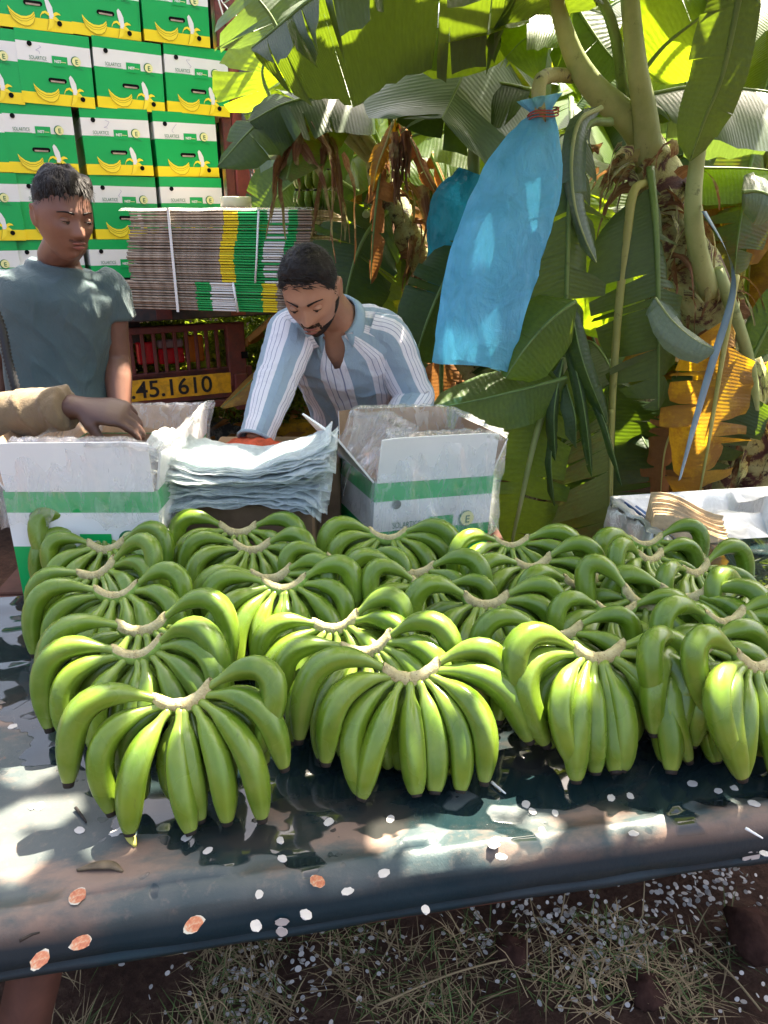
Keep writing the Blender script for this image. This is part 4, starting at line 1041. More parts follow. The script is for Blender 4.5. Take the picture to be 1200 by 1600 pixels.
for a in ((470, 105, 2.42, .05), (505, 122, 2.42, .07), (690, 75, 2.42, .05), (815, 30, 2.42, .07), (760, 45, 2.42, .05), (600, 45, 2.42, .03), (640, 85, 2.42, .05), (1000, 380, 2.9, .12), (1150, 620, 2.3, .06), (1180, 500, 2.6, .08), (700, 330, 3.4, .1), (560, 420, 3.1, .06)): lit_at(*a)
for a in ((950, 400, 2.8, .15), (900, 380, 2.4, .08), (740, 630, 2.2, .10), (700, 630, 2.2, .07), (1120, 270, 3.0, .13), (1180, 290, 3.0, .13), (650, 215, 3.2, .12), (760, 240, 3.1, .12), (1060, 70, 2.6, .12), (880, 130, 2.7, .08), (1100, 640, 2.3, .10), (1060, 700, 2.35, .06), (640, 380, 3.6, .12), (960, 450, 2.8, .1), (1100, 450, 2.6, .08), (430, 130, 2.5, .05), (560, 300, 3.6, .1), (780, 400, 2.25, .08)): lit_at(*a)
for a in ((480, 395, 2.1), (510, 400, 2.1), (600, 500, 2.2), (630, 550, 2.2), (655, 610, 2.2), (570, 470, 2.2), (560, 460, 2.2)): lit_at(*a, .05)
for a in ((40, 600, 1.6), (15, 600, 1.6), (370, 740, 1.55), (300, 760, 1.5), (440, 720, 1.6), (350, 700, 1.6), (250, 690, 1.6), (760, 800, 1.7), (740, 720, 1.75), (1020, 800, 1.85), (1080, 800, 1.85), (1000, 820, 1.8)): lit_at(*a, .05)
_LP = np.array([tuple(p) for p, r in LIT]); _LR = np.array([r for p, r in LIT]); _S = np.array(tuple(SUN))
def is_lit(c):
    d = np.array(tuple(c)) - _LP; t = d @ _S; q = d - t[:, None] * _S; return bool(np.any((np.linalg.norm(q, axis=1) < _LR) & (t > 0)))

PROF = ([0, .04, .14, .35, .65, .85, .95, 1], [.12, .5, .86, 1, .96, .72, .42, .06])
def leaf(parent, pts, hw, face=(0, -1, .25), mat='leaf', rib='rib', rr=.012, sides=(1, 1), droop=(.3, .3), a0=(0.1, 0.1), tears=9, gap=.35, seed=0, u0=0.0, name='leaf', lit=False, prof=PROF, wav=.012, fine=1, sweep=.18, offv=.14, cull=0.0):
    rng = random.Random(seed * 7 + 1); n = 60; mid = spline(pts, n); face = Vector(face).normalized()
    Ln = [0.0]
    for a, b in zip(mid[:-1], mid[1:]): Ln.append(Ln[-1] + (b - a).length)
    TT = Ln[-1]
    def at(u):
        u = min(max(u, 0), 1) * (n - 1); k = min(int(u), n - 2); f = u - k; p = mid[k].lerp(mid[k + 1], f)
        k0, k1 = max(0, k - 1), min(n - 1, k + 2); t = (mid[k1] - mid[k0]).normalized(); return p, t
    V = []; F = []; U = []; Mi = []
    # lamina
    for si, sgn in enumerate((1, -1)):
        if not sides[si]: continue
        w_ = hw * sides[si]; cuts = sorted(rng.uniform(0.03, .97) for _ in range(tears)); B = [0.0] + cuts + [1.0]
        depth = [0] + [rng.uniform(.0, .75) if rng.random() < .75 else 1.2 for _ in cuts] + [0]
        gaps = [0] + [gap * rng.uniform(.2, 1.3) for _ in cuts] + [0]
        for k in range(len(B) - 1):
            ua, ub = B[k], B[k + 1]
            if ub - ua < .012: continue
            if cull and rng.random() < cull: continue
            nu = max(2, int((ub - ua) * TT / .05 * fine) + 1); nv = 22 if lit else 7; off = rng.gauss(0, offv); dr = droop[si] * rng.uniform(.7, 1.35); tw = rng.gauss(0, .12); wk = w_ * rng.uniform(.93, 1.04)
            base = len(V)
            for i in range(nu + 1):
                fi = i / nu
                for j in range(nv + 1):
                    v = j / nv; ua2 = ua + max(0, v - depth[k]) * gaps[k] * min(ub - ua, .12) * .5; ub2 = ub - max(0, v - depth[k + 1]) * gaps[k + 1] * min(ub - ua, .12) * .5
                    uu = lerp(ua2, ub2, fi); u = u0 + (1 - u0) * uu; p, t = at(u); S = t.cross(face).normalized() * sgn; N = S.cross(t).normalized() * sgn
                    if N.dot(face) < 0: N = -N
                    w = wk * interp(*prof, uu) * (1 + .03 * noise.noise(Vector((uu * 30, seed, si))))
                    x = y = 0.0; st_ = 8
                    al = a0[si] + off * v + dr * v * .5
                    xx = w * v * math.cos(al); yy = w * v * math.sin(al) + w * v * tw * (fi - .5)
                    wv = wav * noise.noise(Vector((uu * TT * 9, v * 2, seed + si * 5))) * v + wav * .35 * math.sin(uu * TT * 60 + seed) * v * v
                    V.append(p + S * xx - N * (yy - wv) + t * (sweep * w * v * (1 - .5 * uu))); U.append((uu * TT, sgn * v))
            for i in range(nu):
                for j in range(nv):
                    q = (base + i * (nv + 1) + j, base + (i + 1) * (nv + 1) + j, base + (i + 1) * (nv + 1) + j + 1, base + i * (nv + 1) + j + 1)
                    if lit:
                        c = (V[q[0]] + V[q[1]] + V[q[2]] + V[q[3]]) / 4
                        if is_lit(c): continue
                    F.append(q if sgn > 0 else q[::-1]); Mi.append(0)
    base = len(V)
    tp = mid[::2] if n % 2 else mid[::2] + [mid[-1]]; m = len(tp)
    rad = [(rr * (1 - .82 * (i / (m - 1)) ** .9), rr * .8 * (1 - .82 * (i / (m - 1)))) for i in range(m)]
    a, b, c = tube_data([p for p in tp], rad, 8, True, face)
    V += a; F += [tuple(i + base for i in f) for f in b]; U += [(x, y * .1) for x, y in c]; Mi += [1] * len(b)
    return mk(name, V, F, [M[mat], M[rib]], parent, Mi, U)
def PL(*a): return [P(*q) for q in a]

def stem_tube(parent, pts, rads, name='trunk', n=18, mat='stem', seed=0):
    pp = spline(pts, 26); rr_ = [interp(np.linspace(0, 1, len(rads)), rads, i / 25) for i in range(26)]
    V, F, U = tube_data(pp, rr_, n, True); out = []
    for k, v in enumerate(V):
        i = min(k // n, 25); c = pp[i]; d = (Vector(v) - c); out.append(c + d * (1 + .10 * nz(v, 7, seed) + .12 * max(0, math.sin((k % n) / n * 6.28 * 2 + i * .55 + seed)) ** 3))
    L = sum((a - b).length for a, b in zip(pp[:-1], pp[1:]))
    return mk(name, out, F, M[mat], parent, uv=[(u, v * L) for u, v in U])
def shred(parent, p0, d, L, w, seed, mat='sheath', name='dry_sheath'):
    rng = random.Random(seed); n = 12; V = []; F = []; p = Vector(p0); d = Vector(d).normalized(); s = d.cross(Vector((rng.gauss(0, 1), rng.gauss(0, 1), rng.gauss(0, .3)))).normalized(); U = []
    for i in range(n + 1):
        f = i / n; ww = w * (1 - f * .85) * (1 + .3 * rng.uniform(-1, 1)); tw = Matrix.Rotation(rng.uniform(-.2, .3), 3, d); s = (tw @ s).normalized()
        nn = d.cross(s)
        V += [p - s * ww, p + nn * ww * .5, p + s * ww]; U += [(0, f * L), (.15, f * L), (.3, f * L)]
        d = (d + Vector((rng.gauss(0, .12), rng.gauss(0, .12), -.28))).normalized(); p = p + d * (L / n)
    for i in range(n):
        F += [(i * 3, i * 3 + 1, i * 3 + 4, i * 3 + 3), (i * 3 + 1, i * 3 + 2, i * 3 + 5, i * 3 + 4)]
    return mk(name, V, F, M[mat], parent, uv=U)

# ---- main plant on the right
g0 = P(1205, 820, 2.75); g0.z = 0
pm = empty('banana_plant', g0, 0, 'large leaning banana plant at the right with peeling brown stem and long hanging leaves', 'banana plant'); pm.location = (0, 0, 0)
stem_tube(pm, PL((1002, 200, 2.62), (1016, 262, 2.62), (1052, 350, 2.62), (1092, 440, 2.64), (1128, 540, 2.66), (1168, 660, 2.70)) + [P(1195, 760, 2.72), g0], [.045, .075, .085, .092, .10, .105, .11, .13], seed=1)
rng = random.Random(11)
for k in range(90):
    f = rng.random(); a = spline(PL((1005, 225, 2.55), (1052, 350, 2.54), (1092, 440, 2.56), (1128, 540, 2.58), (1168, 660, 2.62), (1190, 740, 2.65)), 40)[int(f * 39)]
    shred(pm, a + Vector((rng.uniform(-.09, .09), rng.uniform(-.04, .04), 0)), (rng.uniform(-.8, .8), rng.uniform(-.9, .1), rng.uniform(-.2, .8)), rng.uniform(.08, .26), rng.uniform(.008, .034), k, rng.choice(['sheath', 'sheath', 'stem']))
for k in range(12):
    a = P(rng.uniform(930, 990), rng.uniform(225, 280), 2.55)
    shred(pm, a, (rng.uniform(-1, -.2), rng.uniform(-.5, .2), rng.uniform(-.1, .6)), rng.uniform(.08, .2), rng.uniform(.008, .02), 100 + k)
# petioles: the thick pale ones
b = MB(); b.tube(spline(PL((866, -30, 2.5), (874, 20, 2.5), (898, 90, 2.5), (930, 140, 2.52), (975, 180, 2.56), (1000, 215, 2.6)), 20), [(.020 + .022 * sstep(0, .8, i / 19), .018 + .014 * i / 19) for i in range(20)], 12); b.obj('petiole', M['rib_pale'], pm)
b = MB(); b.tube(spline(PL((980, -60, 2.5), (986, 20, 2.5), (996, 110, 2.5), (1008, 180, 2.53), (1016, 262, 2.58)), 20), [(.026 + .022 * (i / 19) ** 2, .026) for i in range(20)], 12); b.obj('petiole', M['rib_pale'], pm)
b = MB(); b.tube(spline(PL((1100, 190, 2.42), (1088, 260, 2.42), (1083, 330, 2.42), (1092, 400, 2.46), (1110, 460, 2.52)), 20), [(.019 + .016 * (i / 19), .018 + .01 * i / 19) for i in range(20)], 12); b.obj('petiole', M['rib_pale'], pm)
b = MB(); b.tube(spline(PL((1120, 420, 2.50), (1150, 500, 2.50), (1172, 580, 2.52), (1180, 680, 2.55)), 14), [(.03, .02)] * 14, 10); b.obj('petiole', M['rib_pale'], pm)
# leaf A: big arching leaf across the top, its lower half hanging
leaf(pm, PL((975, 150, 2.6), (950, 20, 2.5), (860, -95, 2.45), (720, -85, 2.45), (590, -52, 2.45), (490, -2, 2.45), (440, 38, 2.45), (393, 76, 2.45)), .335, (0, -.25, .97), 'leaf_s', 'rib', .020, (1, 1), (.4, .4), (1.15, .1), 12, .55, 3, u0=.16, lit=False, fine=1, offv=.07)
leaf(pm, PL((905, 60, 2.75), (860, 20, 2.72), (800, 10, 2.7), (700, 40, 2.7), (620, 60, 2.72)), .20, (0, -.35, .93), 'leaf', 'rib', .008, (1, 1), (.3, .3), (.9, .1), 4, .4, 31, lit=False)
# glaucous leaf with midrib coming down
leaf(pm, PL((830, -60, 3.1), (770, 20, 3.0), (738, 85, 2.9), (704, 158, 2.78), (690, 185, 2.7)), .34, (.15, -.62, .77), 'leaf_blue', 'rib', .010, (1, 1), (.55, .55), (.2, .25), 3, .2, 5, sweep=.5)
leaf(pm, PL((830, 140, 2.9), (770, 130, 2.9), (700, 150, 2.9), (600, 150, 2.95)), .20, (0, -.6, .8), 'leaf_dark', 'rib', .008, (1, 1), (.4, .4), (.6, .2), 4, .4, 6)
# round translucent blade by the upright petiole
leaf(pm, PL((1000, 118, 2.62), (1040, 70, 2.62), (1090, 30, 2.6), (1150, -20, 2.6)), .14, (.3, -1, .1), 'leaf', 'rib', .008, (1, 1.2), (.3, .3), (.1, .3), 2, .2, 8)
leaf(pm, PL((1010, 60, 2.9), (1060, 110, 2.9), (1090, 170, 2.9)), .20, (.1, -.8, .5), 'leaf', 'rib', .008, (1, 1), (.3, .3), (.1, .3), 2, .2, 9)
leaf(pm, PL((860, 40, 2.65), (820, 60, 2.65), (790, 90, 2.65)), .13, (.0, -.9, .4), 'leaf', 'rib', .006, (1, 1), (.3, .3), (.1, .3), 1, .2, 10)
leaf(pm, PL((900, 10, 2.7), (940, 70, 2.65), (975, 110, 2.65)), .15, (.0, -.9, .4), 'leaf_dark', 'rib', .006, (1, 1), (.3, .3), (.1, .3), 1, .2, 13)
# dark blade hanging at the upper right
leaf(pm, PL((1165, -60, 2.25), (1150, 20, 2.25), (1128, 120, 2.27), (1100, 190, 2.30), (1078, 252, 2.34)), .095, (-.25, -1, .1), 'leaf_s', 'rib', .010, (1, .75), (.5, .3), (.2, .3), 2, .25, 14)
# grey wide blade at the right and the sunlit one beneath
leaf(pm, PL((1003, 150, 2.8), (1080, 136, 2.8), (1150, 138, 2.8), (1230, 150, 2.8), (1330, 190, 2.8)), .27, (0, -.45, .9), 'leaf_blue', 'rib', .010, (1, 1), (.5, .3), (.1, 1.05), 5, .25, 15)
leaf(pm, PL((1035, 262, 3.0), (1100, 262, 3.0), (1200, 266, 3.0), (1320, 290, 3.0)), .14, (0, -.5, .86), 'leaf', 'rib', .008, (1, 1), (.3, .3), (.5, .9), 7, .5, 16)
leaf(pm, PL((1030, 330, 3.1), (1080, 310, 3.1), (1150, 320, 3.1), (1250, 370, 3.1)), .24, (0, -.6, .8), 'leaf_yellow', 'rib_yel', .012, (1, 1), (.5, .5), (.6, 1.0), 8, .8, 17)
# hanging leaf F1 with dark midrib
leaf(pm, PL((955, 190, 2.45), (915, 200, 2.38), (893, 290, 2.33), (887, 400, 2.32), (884, 500, 2.32), (882, 600, 2.34), (878, 690, 2.36)), .17, (-.12, -1, .05), 'leaf_s', 'rib', .013, (1.0, .8), (.4, .7), (.2, .35), 11, 1.0, 18, u0=.12, offv=.42, sweep=.4)
leaf(pm, PL((940, 168, 2.42), (905, 190, 2.36), (893, 250, 2.32), (898, 320, 2.30), (915, 375, 2.30), (932, 410, 2.30)), .045, (-.4, -.9, .1), 'leaf_blue', 'rib_pale', .008, (1, 1), (.6, .6), (.4, .5), 1, .2, 19)
# hanging leaf F2
leaf(pm, PL((1016, 262, 2.5), (1024, 340, 2.42), (1028, 430, 2.38), (1029, 530, 2.37), (1029, 640, 2.38)), .215, (0.1, -1, .05), 'leaf_s', 'rib', .014, (1.0, .40), (.5, .4), (.2, .2), 9, .9, 22, u0=.10, offv=.38, sweep=.3)
leaf(pm, PL((1024, 465, 2.30), (1050, 500, 2.28), (1085, 530, 2.27), (1122, 548, 2.26)), .075, (-.1, -.7, .6), 'leaf_blue', 'rib_pale', .004, (1, .4), (.6, .3), (.2, .2), 1, .2, 23)
# bright backlit blades between
leaf(pm, PL((1000, 320, 2.9), (975, 370, 2.85), (945, 430, 2.82), (920, 520, 2.82)), .20, (-.1, -.95, .3), 'leaf', 'rib', .008, (1, 1), (.3, .3), (.1, .1), 5, .4, 24)
leaf(pm, PL((905, 300, 2.8), (920, 380, 2.75), (940, 450, 2.72), (985, 520, 2.72)), .18, (.1, -.95, .3), 'leaf', 'rib', .008, (1, 1), (.3, .3), (.1, .1), 4, .4, 25)
# yellow petiole and the pleated leaf at its foot
b = MB(); b.tube(spline(PL((1012, 285, 2.5), (990, 300, 2.46), (978, 380, 2.42), (966, 490, 2.40), (957, 620, 2.38), (953, 740, 2.36), (953, 850, 2.36)), 24), [(.016 - .006 * i / 23, .013 - .005 * i / 23) for i in range(24)], 10); b.obj('petiole', M['rib_yel'], pm)
M['leaf_pleat'] = m_leaf('leaf_olive', (.13, .165, .055), (.22, .26, .03), .3, .5, brown=.35)
leaf(pm, PL((955, 640, 2.34), (954, 700, 2.34), (953, 770, 2.34), (953, 880, 2.34)), .23, (0, -1, .1), 'leaf_pleat', 'rib_yel', .008, (1, 0), (.4, .5), (.1, .1), 8, .5, 26, sweep=.55)
leaf(pm, PL((960, 600, 2.6), (958, 700, 2.6), (956, 800, 2.6), (955, 900, 2.6)), .26, (0, -1, .1), 'leaf_dark', 'rib', .008, (1, 1), (.3, .3), (.1, .1), 7, .4, 27)
# pale petiole going down left with dark blades
leaf(pm, PL((885, 560, 2.30), (858, 620, 2.28), (835, 690, 2.27), (815, 780, 2.27), (800, 850, 2.28), (792, 920, 2.3)), .17, (0, -1, .1), 'leaf', 'rib_pale', .015, (1, 1), (.3, .5), (.1, .2), 10, .5, 28, sweep=.3)
# level backlit blade
leaf(pm, PL((885, 590, 2.25), (830, 605, 2.22), (760, 622, 2.2), (672, 640, 2.18)), .115, (-.05, -.8, .6), 'leaf', 'rib', .007, (1, 1), (.4, .3), (.2, .5), 2, .2, 29)
leaf(pm, PL((900, 470, 2.22), (860, 500, 2.2), (820, 545, 2.18), (790, 590, 2.17)), .12, (-.2, -.9, .4), 'leaf', 'rib', .007, (1, 1), (.5, .5), (.2, .4), 2, .3, 30)
# drooping folded narrow strips around F1's foot
for k, (a, c_, w) in enumerate((((890, 470), (948, 660), .05), ((886, 520), (925, 745), .03), ((880, 560), (868, 720), .03), ((905, 560), (972, 760), .018), ((872, 640), (866, 790), .02), ((885, 600), (900, 700), .04))):
    mpt = ((a[0] + c_[0]) / 2 + (6 if k % 2 else -8), (a[1] + c_[1]) / 2)
    leaf(pm, PL((*a, 2.27), (*mpt, 2.22), (*c_, 2.22)), w, (-.3 + .2 * k, -1, .2), 'leaf_dark', 'rib', .003, (1, 1), (.9, .9), (.3, .4), 1, .2, 40 + k)
# yellow brown leaf
leaf(pm, PL((1150, 430, 2.35), (1137, 510, 2.30), (1122, 600, 2.28), (1106, 700, 2.28), (1088, 800, 2.3)), .17, (-.05, -1, .2), 'leaf_yellow', 'rib_yel', .013, (1, 1), (.9, .9), (.3, .5), 7, 1.1, 50, u0=.22, wav=.03, offv=.3)
leaf(pm, PL((1160, 560, 2.5), (1120, 640, 2.5), (1090, 740, 2.5)), .2, (0, -1, .1), 'leaf_dark', 'rib', .008, (1, 1), (.3, .3), (.1, .1), 5, .4, 51)
leaf(pm, PL((1070, 640, 2.45), (1040, 700, 2.43), (1030, 800, 2.43)), .09, (0, -1, .1), 'leaf_dry', 'rib_yel', .006, (1, 1), (1.2, 1.2), (.5, .5), 6, 1, 52, wav=.04)
# right edge foliage
leaf(pm, PL((1175, 560, 2.5), (1205, 500, 2.5), (1240, 430, 2.5)), .07, (-.2, -1, .1), 'leaf_dark', 'rib', .008, (1, 1), (.4, .3), (.2, .2), 3, .4, 53)
leaf(pm, PL((1160, 300, 2.5), (1190, 300, 2.5), (1230, 320, 2.5)), .1, (0, -.8, .5), 'leaf_blue', 'rib', .008, (1, 1), (.4, .3), (.2, .2), 2, .4, 54)
leaf(pm, PL((1260, 520, 2.6), (1225, 600, 2.6), (1210, 690, 2.6), (1215, 760, 2.6)), .08, (-.3, -1, .1), 'leaf', 'rib', .008, (1, 1), (.4, .3), (.2, .2), 3, .4, 55)
# petiole bases hugging the crown
for k in range(7):
    a = P(1000 + k * 4, 240, 2.6); b = MB(); d = Vector((math.cos(k * 1.0) * .07, math.sin(k * 1.0) * .07, .22)); b.tube(spline([a + Vector((0, 0, -.1)), a + d * .5, a + d * 1.4], 8), [(.03, .02)] * 8, 8)

# ---- left middle plant
g1 = P(740, 640, 3.5); g1.z = 0
p2 = empty('banana_plant', (0, 0, 0), 0, 'leaning banana plant between truck and blue bag, orange dry leaf at its crown', 'banana plant')
stem_tube(p2, PL((588, 225, 3.35), (600, 290, 3.35), (632, 350, 3.36), (672, 420, 3.38), (705, 500, 3.42), (730, 580, 3.45)) + [g1], [.04, .06, .07, .075, .08, .085, .11], seed=4)
for (a, c_, d) in (((470, 165), (530, 205), (590, 260)), ((500, 160), (550, 205), (597, 265)), ((535, 165), (570, 210), (600, 260)), ((575, 330), (548, 380), (535, 440))):
    b = MB(); b.tube(spline(PL((*a, 3.15), (*c_, 3.2), (*d, 3.3)), 12), [(.014 + .016 * i / 11, .014 + .01 * i / 11) for i in range(12)], 10); b.obj('petiole', M['rib_pale'], p2)
for k in range(26):
    a = spline(PL((595, 270, 3.28), (632, 350, 3.28), (672, 420, 3.30), (705, 500, 3.35)), 30)[rng.randrange(30)]
    shred(p2, a + Vector((rng.uniform(-.08, .08), rng.uniform(-.03, .03), 0)), (rng.uniform(-.8, .8), rng.uniform(-.9, .1), rng.uniform(-.5, .6)), rng.uniform(.12, .32), rng.uniform(.01, .03), 200 + k)
LL = [
 (PL((470, 165, 3.15), (430, 175, 3.0), (395, 200, 2.95), (340, 260, 2.9)), .14, (0, -.4, .9), 'leaf_dark', 70, (.1, .8)),
 (PL((600, 165, 3.3), (520, 150, 3.1), (450, 160, 3.0), (390, 190, 2.95)), .17, (0, -.6, .8), 'leaf_dark', 71, (.2, .3)),
 (PL((520, 200, 3.5), (450, 205, 3.4), (400, 215, 3.4), (360, 230, 3.4)), .15, (0, -.6, .8), 'leaf_blue', 72, (.2, .6)),
 (PL((600, 240, 3.4), (560, 130, 3.4), (640, 150, 3.3), (700, 190, 3.2)), .13, (0, -.5, .8), 'leaf', 73, (.2, .7)),
 (PL((610, 225, 3.3), (680, 205, 3.2), (760, 220, 3.15), (830, 262, 3.1)), .16, (0, -.6, .8), 'leaf', 74, (.2, .4)),
 (PL((600, 260, 3.4), (680, 240, 3.5), (760, 260, 3.5), (800, 330, 3.5)), .16, (0, -.7, .7), 'leaf', 75, (.3, .3)),
 (PL((605, 330, 3.2), (570, 370, 3.1), (545, 440, 3.05), (530, 540, 3.05)), .20, (.1, -1, .2), 'leaf_dark', 76, (.2, .2)),
 (PL((640, 330, 3.6), (600, 400, 3.6), (590, 500, 3.6), (600, 620, 3.6)), .28, (0, -1, .2), 'leaf', 77, (.2, .2)),
 (PL((735, 380, 2.8), (700, 430, 2.75), (668, 500, 2.72), (640, 590, 2.7)), .12, (.2, -1, .2), 'leaf_dark', 78, (.2, .3)),
 (PL((440, 60, 3.3), (420, 20, 3.3), (380, -30, 3.3)), .25, (0, -.8, .5), 'leaf_blue', 79, (.2, .3)),
 (PL((430, 170, 3.7), (410, 110, 3.7), (440, 60, 3.7)), .25, (0, -.9, .3), 'leaf', 80, (.2, .3)),
 (PL((560, 300, 3.7), (500, 270, 3.7), (440, 300, 3.7), (400, 360, 3.7)), .2, (0, -.9, .3), 'leaf_dark', 81, (.2, .3)),
 (PL((620, 560, 3.0), (590, 620, 3.0), (560, 700, 3.0)), .15, (0, -.9, .3), 'leaf_dark', 82, (.2, .3)),
 (PL((650, 420, 3.7), (620, 500, 3.7), (600, 640, 3.7)), .2, (0, -.9, .3), 'leaf_yellow', 83, (.2, .3)),
 (PL((690, 560, 2.9), (690, 640, 2.9), (700, 720, 2.9)), .12, (0, -.9, .3), 'leaf_dry', 84, (.5, .6)),
]
for pts, hw, fc_, mt, sd, dr in LL: leaf(p2, pts, hw, fc_, mt, 'rib', .010, (1, 1), dr, (.15, .3), 5, .45, sd)
rb = random.Random(99)
for k in range(16):
    x = rb.choice([rb.uniform(540, 720), rb.uniform(540, 720), rb.uniform(1030, 1210), rb.uniform(850, 1000)]); y = rb.uniform(210, 560); Y = rb.uniform(3.0, 4.2); dx = rb.uniform(-70, 70); mt = rb.choice(['leaf', 'leaf', 'leaf_yellow', 'leaf_dry', 'leaf_b', 'leaf'])
    dry = mt == 'leaf_dry'
    leaf(p2, PL((x, y - 60, Y), (x + dx * .5, y + 10, Y - .05), (x + dx, y + 100, Y - .1), (x + dx * 1.2, y + 170, Y - .1)), rb.uniform(.05, .07) if dry else rb.uniform(.08, .16), (rb.uniform(-.5, .5), -1, rb.uniform(.1, .7)), mt, 'rib', .008, (1, 1), (1.4, 1.4) if dry else (.5, .6), (.6, .6) if dry else (.2, .4), 9 if dry else 5, .9, 600 + k, offv=.3, wav=.03 if mt == 'leaf_dry' else .012)
    LIT.append((P(x + dx * .7, y + 50, Y), .10))
_LP = np.array([tuple(p) for p, r in LIT]); _LR = np.array([r for p, r in LIT])
# orange dry hanging leaf
leaf(p2, PL((615, 188, 3.05), (605, 220, 3.0), (590, 260, 2.98), (582, 300, 2.98)), .085, (.1, -1, .2), 'leaf_yellow', 'rib_yel', .006, (1, 1.2), (1.6, 1.2), (.6, .6), 4, .6, 90, wav=.04)
leaf(p2, PL((620, 185, 3.06), (645, 225, 3.02), (660, 262, 3.0), (680, 300, 3.0)), .08, (.1, -1, .2), 'leaf_dry', 'rib_yel', .006, (1, 1.0), (1.6, 1.2), (.6, .6), 6, .8, 91, wav=.05)
for k in range(16): shred(p2, P(618 + rng.uniform(-8, 20), 200 + rng.uniform(0, 40), 2.97), (rng.uniform(-.3, .3), -.2, -1), rng.uniform(.12, .26), rng.uniform(.008, .022), 300 + k)
for (a, w) in (((470, 195, 3.0), .03), ((450, 220, 3.0), .02), ((500, 210, 3.05), .025), ((520, 240, 3.0), .02), ((700, 300, 3.1), .03), ((720, 330, 3.1), .03), ((660, 290, 3.1), .02)):
    for q in range(3): shred(p2, P(a[0] + q * 8, a[1], a[2]), (rng.uniform(-.6, .6), -.1, -.4), rng.uniform(.25, .45), w, 400 + q + a[0])
# ---- unseen canopy leaves added above for shade, holes cut towards the LIT spots
top = Vector((1.0, 2.62, 2.05))
SHADE_LEAVES = [([top, (.80, 2.3, 2.62), (.35, 2.0, 2.66), (-.15, 1.85, 2.40)], .33, 60), ([top, (1.05, 2.15, 2.72), (1.0, 1.75, 2.62), (.85, 1.35, 2.30)], .34, 61),
       ([top, (.70, 2.65, 2.78), (.2, 2.6, 2.80), (-.55, 2.55, 2.50)], .34, 62), ([top, (1.4, 2.2, 2.66), (1.62, 1.8, 2.5), (1.7, 1.4, 2.2)], .32, 63),
       ([top, (1.3, 2.9, 2.85), (1.2, 3.2, 3.0), (1.1, 3.9, 2.8)], .32, 64), ([top, (.6, 2.95, 2.95), (.1, 3.15, 3.05), (-.6, 3.3, 2.85)], .33, 65)]
SHADE_LEAVES += [([(1.5, 2.2, 2.3), (1.0, 2.0, 2.9), (.4, 1.75, 2.9), (-.2, 1.6, 2.6)], .34, 160), ([(1.6, 2.3, 2.3), (1.3, 1.8, 2.85), (1.0, 1.45, 2.8), (.6, 1.05, 2.5)], .34, 161),
        ([(1.6, 2.4, 2.3), (.9, 2.35, 3.1), (.2, 2.2, 3.1), (-.5, 2.15, 2.8)], .36, 162), ([(1.6, 2.4, 2.3), (1.6, 2.9, 3.2), (1.1, 3.1, 3.3), (.3, 2.9, 3.1)], .36, 163),
        ([(1.7, 2.3, 2.3), (1.9, 1.7, 2.8), (1.7, 1.2, 2.7), (1.3, .8, 2.4)], .34, 164), ([(1.9, 2.6, 2.3), (2.2, 2.8, 3.2), (1.9, 3.2, 3.4), (1.3, 3.7, 3.2)], .36, 165),
        ([(.3, 3.6, 2.4), (0, 2.9, 3.0), (-.4, 2.3, 3.0), (-.7, 1.9, 2.6)], .34, 166), ([(.6, 1.3, 2.9), (.3, 1.5, 3.0), (-.1, 1.5, 2.9), (-.5, 1.4, 2.6)], .32, 167)]
SHADE_LEAVES += [([(1.8, 1.9, 2.3), (1.2, 1.55, 2.8), (.6, 1.3, 2.8), (.0, 1.15, 2.6)], .34, 180), ([(1.8, 1.7, 2.3), (1.4, 1.15, 2.7), (1.0, .85, 2.6), (.5, .7, 2.4)], .32, 181),
        ([(1.9, 1.5, 2.4), (1.9, .9, 2.7), (1.6, .6, 2.6), (1.1, .3, 2.4)], .3, 182), ([(-.2, 1.9, 2.6), (-.1, 1.4, 2.9), (-.15, 1.0, 2.8), (-.3, .7, 2.5)], .28, 183)]
SHADE_LEAVES += [([(1.0, 1.95, 2.4), (.55, 1.62, 2.72), (.15, 1.42, 2.74), (-.3, 1.3, 2.5)], .30, 190), ([(.9, 1.5, 2.45), (.6, 1.2, 2.7), (.25, 1.0, 2.7), (-.1, .9, 2.5)], .26, 191)]
SHADE_LEAVES += [([(1.3, 2.95, 2.4), (.7, 2.85, 2.72), (.1, 2.78, 2.72), (-.5, 2.75, 2.55)], .30, 170), ([(1.0, 2.45, 2.55), (1.25, 2.6, 2.75), (1.55, 2.75, 2.7), (1.9, 2.9, 2.4)], .30, 171), ([(1.2, 3.3, 2.5), (.6, 3.35, 2.95), (0, 3.3, 3.0), (-.6, 3.3, 2.8)], .30, 172)]
for pts, hw, sd in SHADE_LEAVES:
    leaf(pm, [Vector(p) for p in pts], hw, (0, 0, 1), 'leaf_b', 'rib', .022, (1, 1), (.4, .4), (.25, .25), 11, .45, sd, u0=.15, lit=True, fine=3)
# immature bunch behind the truck chain
bb = empty('hanging_bunch', P(500, 315, 3.5), 0, 'small dark green banana bunch hanging in the shade right of the chain', 'banana bunch')
for r_ in range(2):
    for i in range(6):
        a = -1.4 + 2.8 * i / 6; finger(bb, (math.sin(a) * .03, -math.cos(a) * .03, .06 - r_ * .08), (math.sin(a), -math.cos(a), -.2), (0, -.3, .9), .13, .8, 900 + r_ * 10 + i, -9)
b = MB(); b.tube([(0, 0, .35), (0, 0, -.3)], [.022, .018], 8); b.obj('stalk', M['rib'], bb)

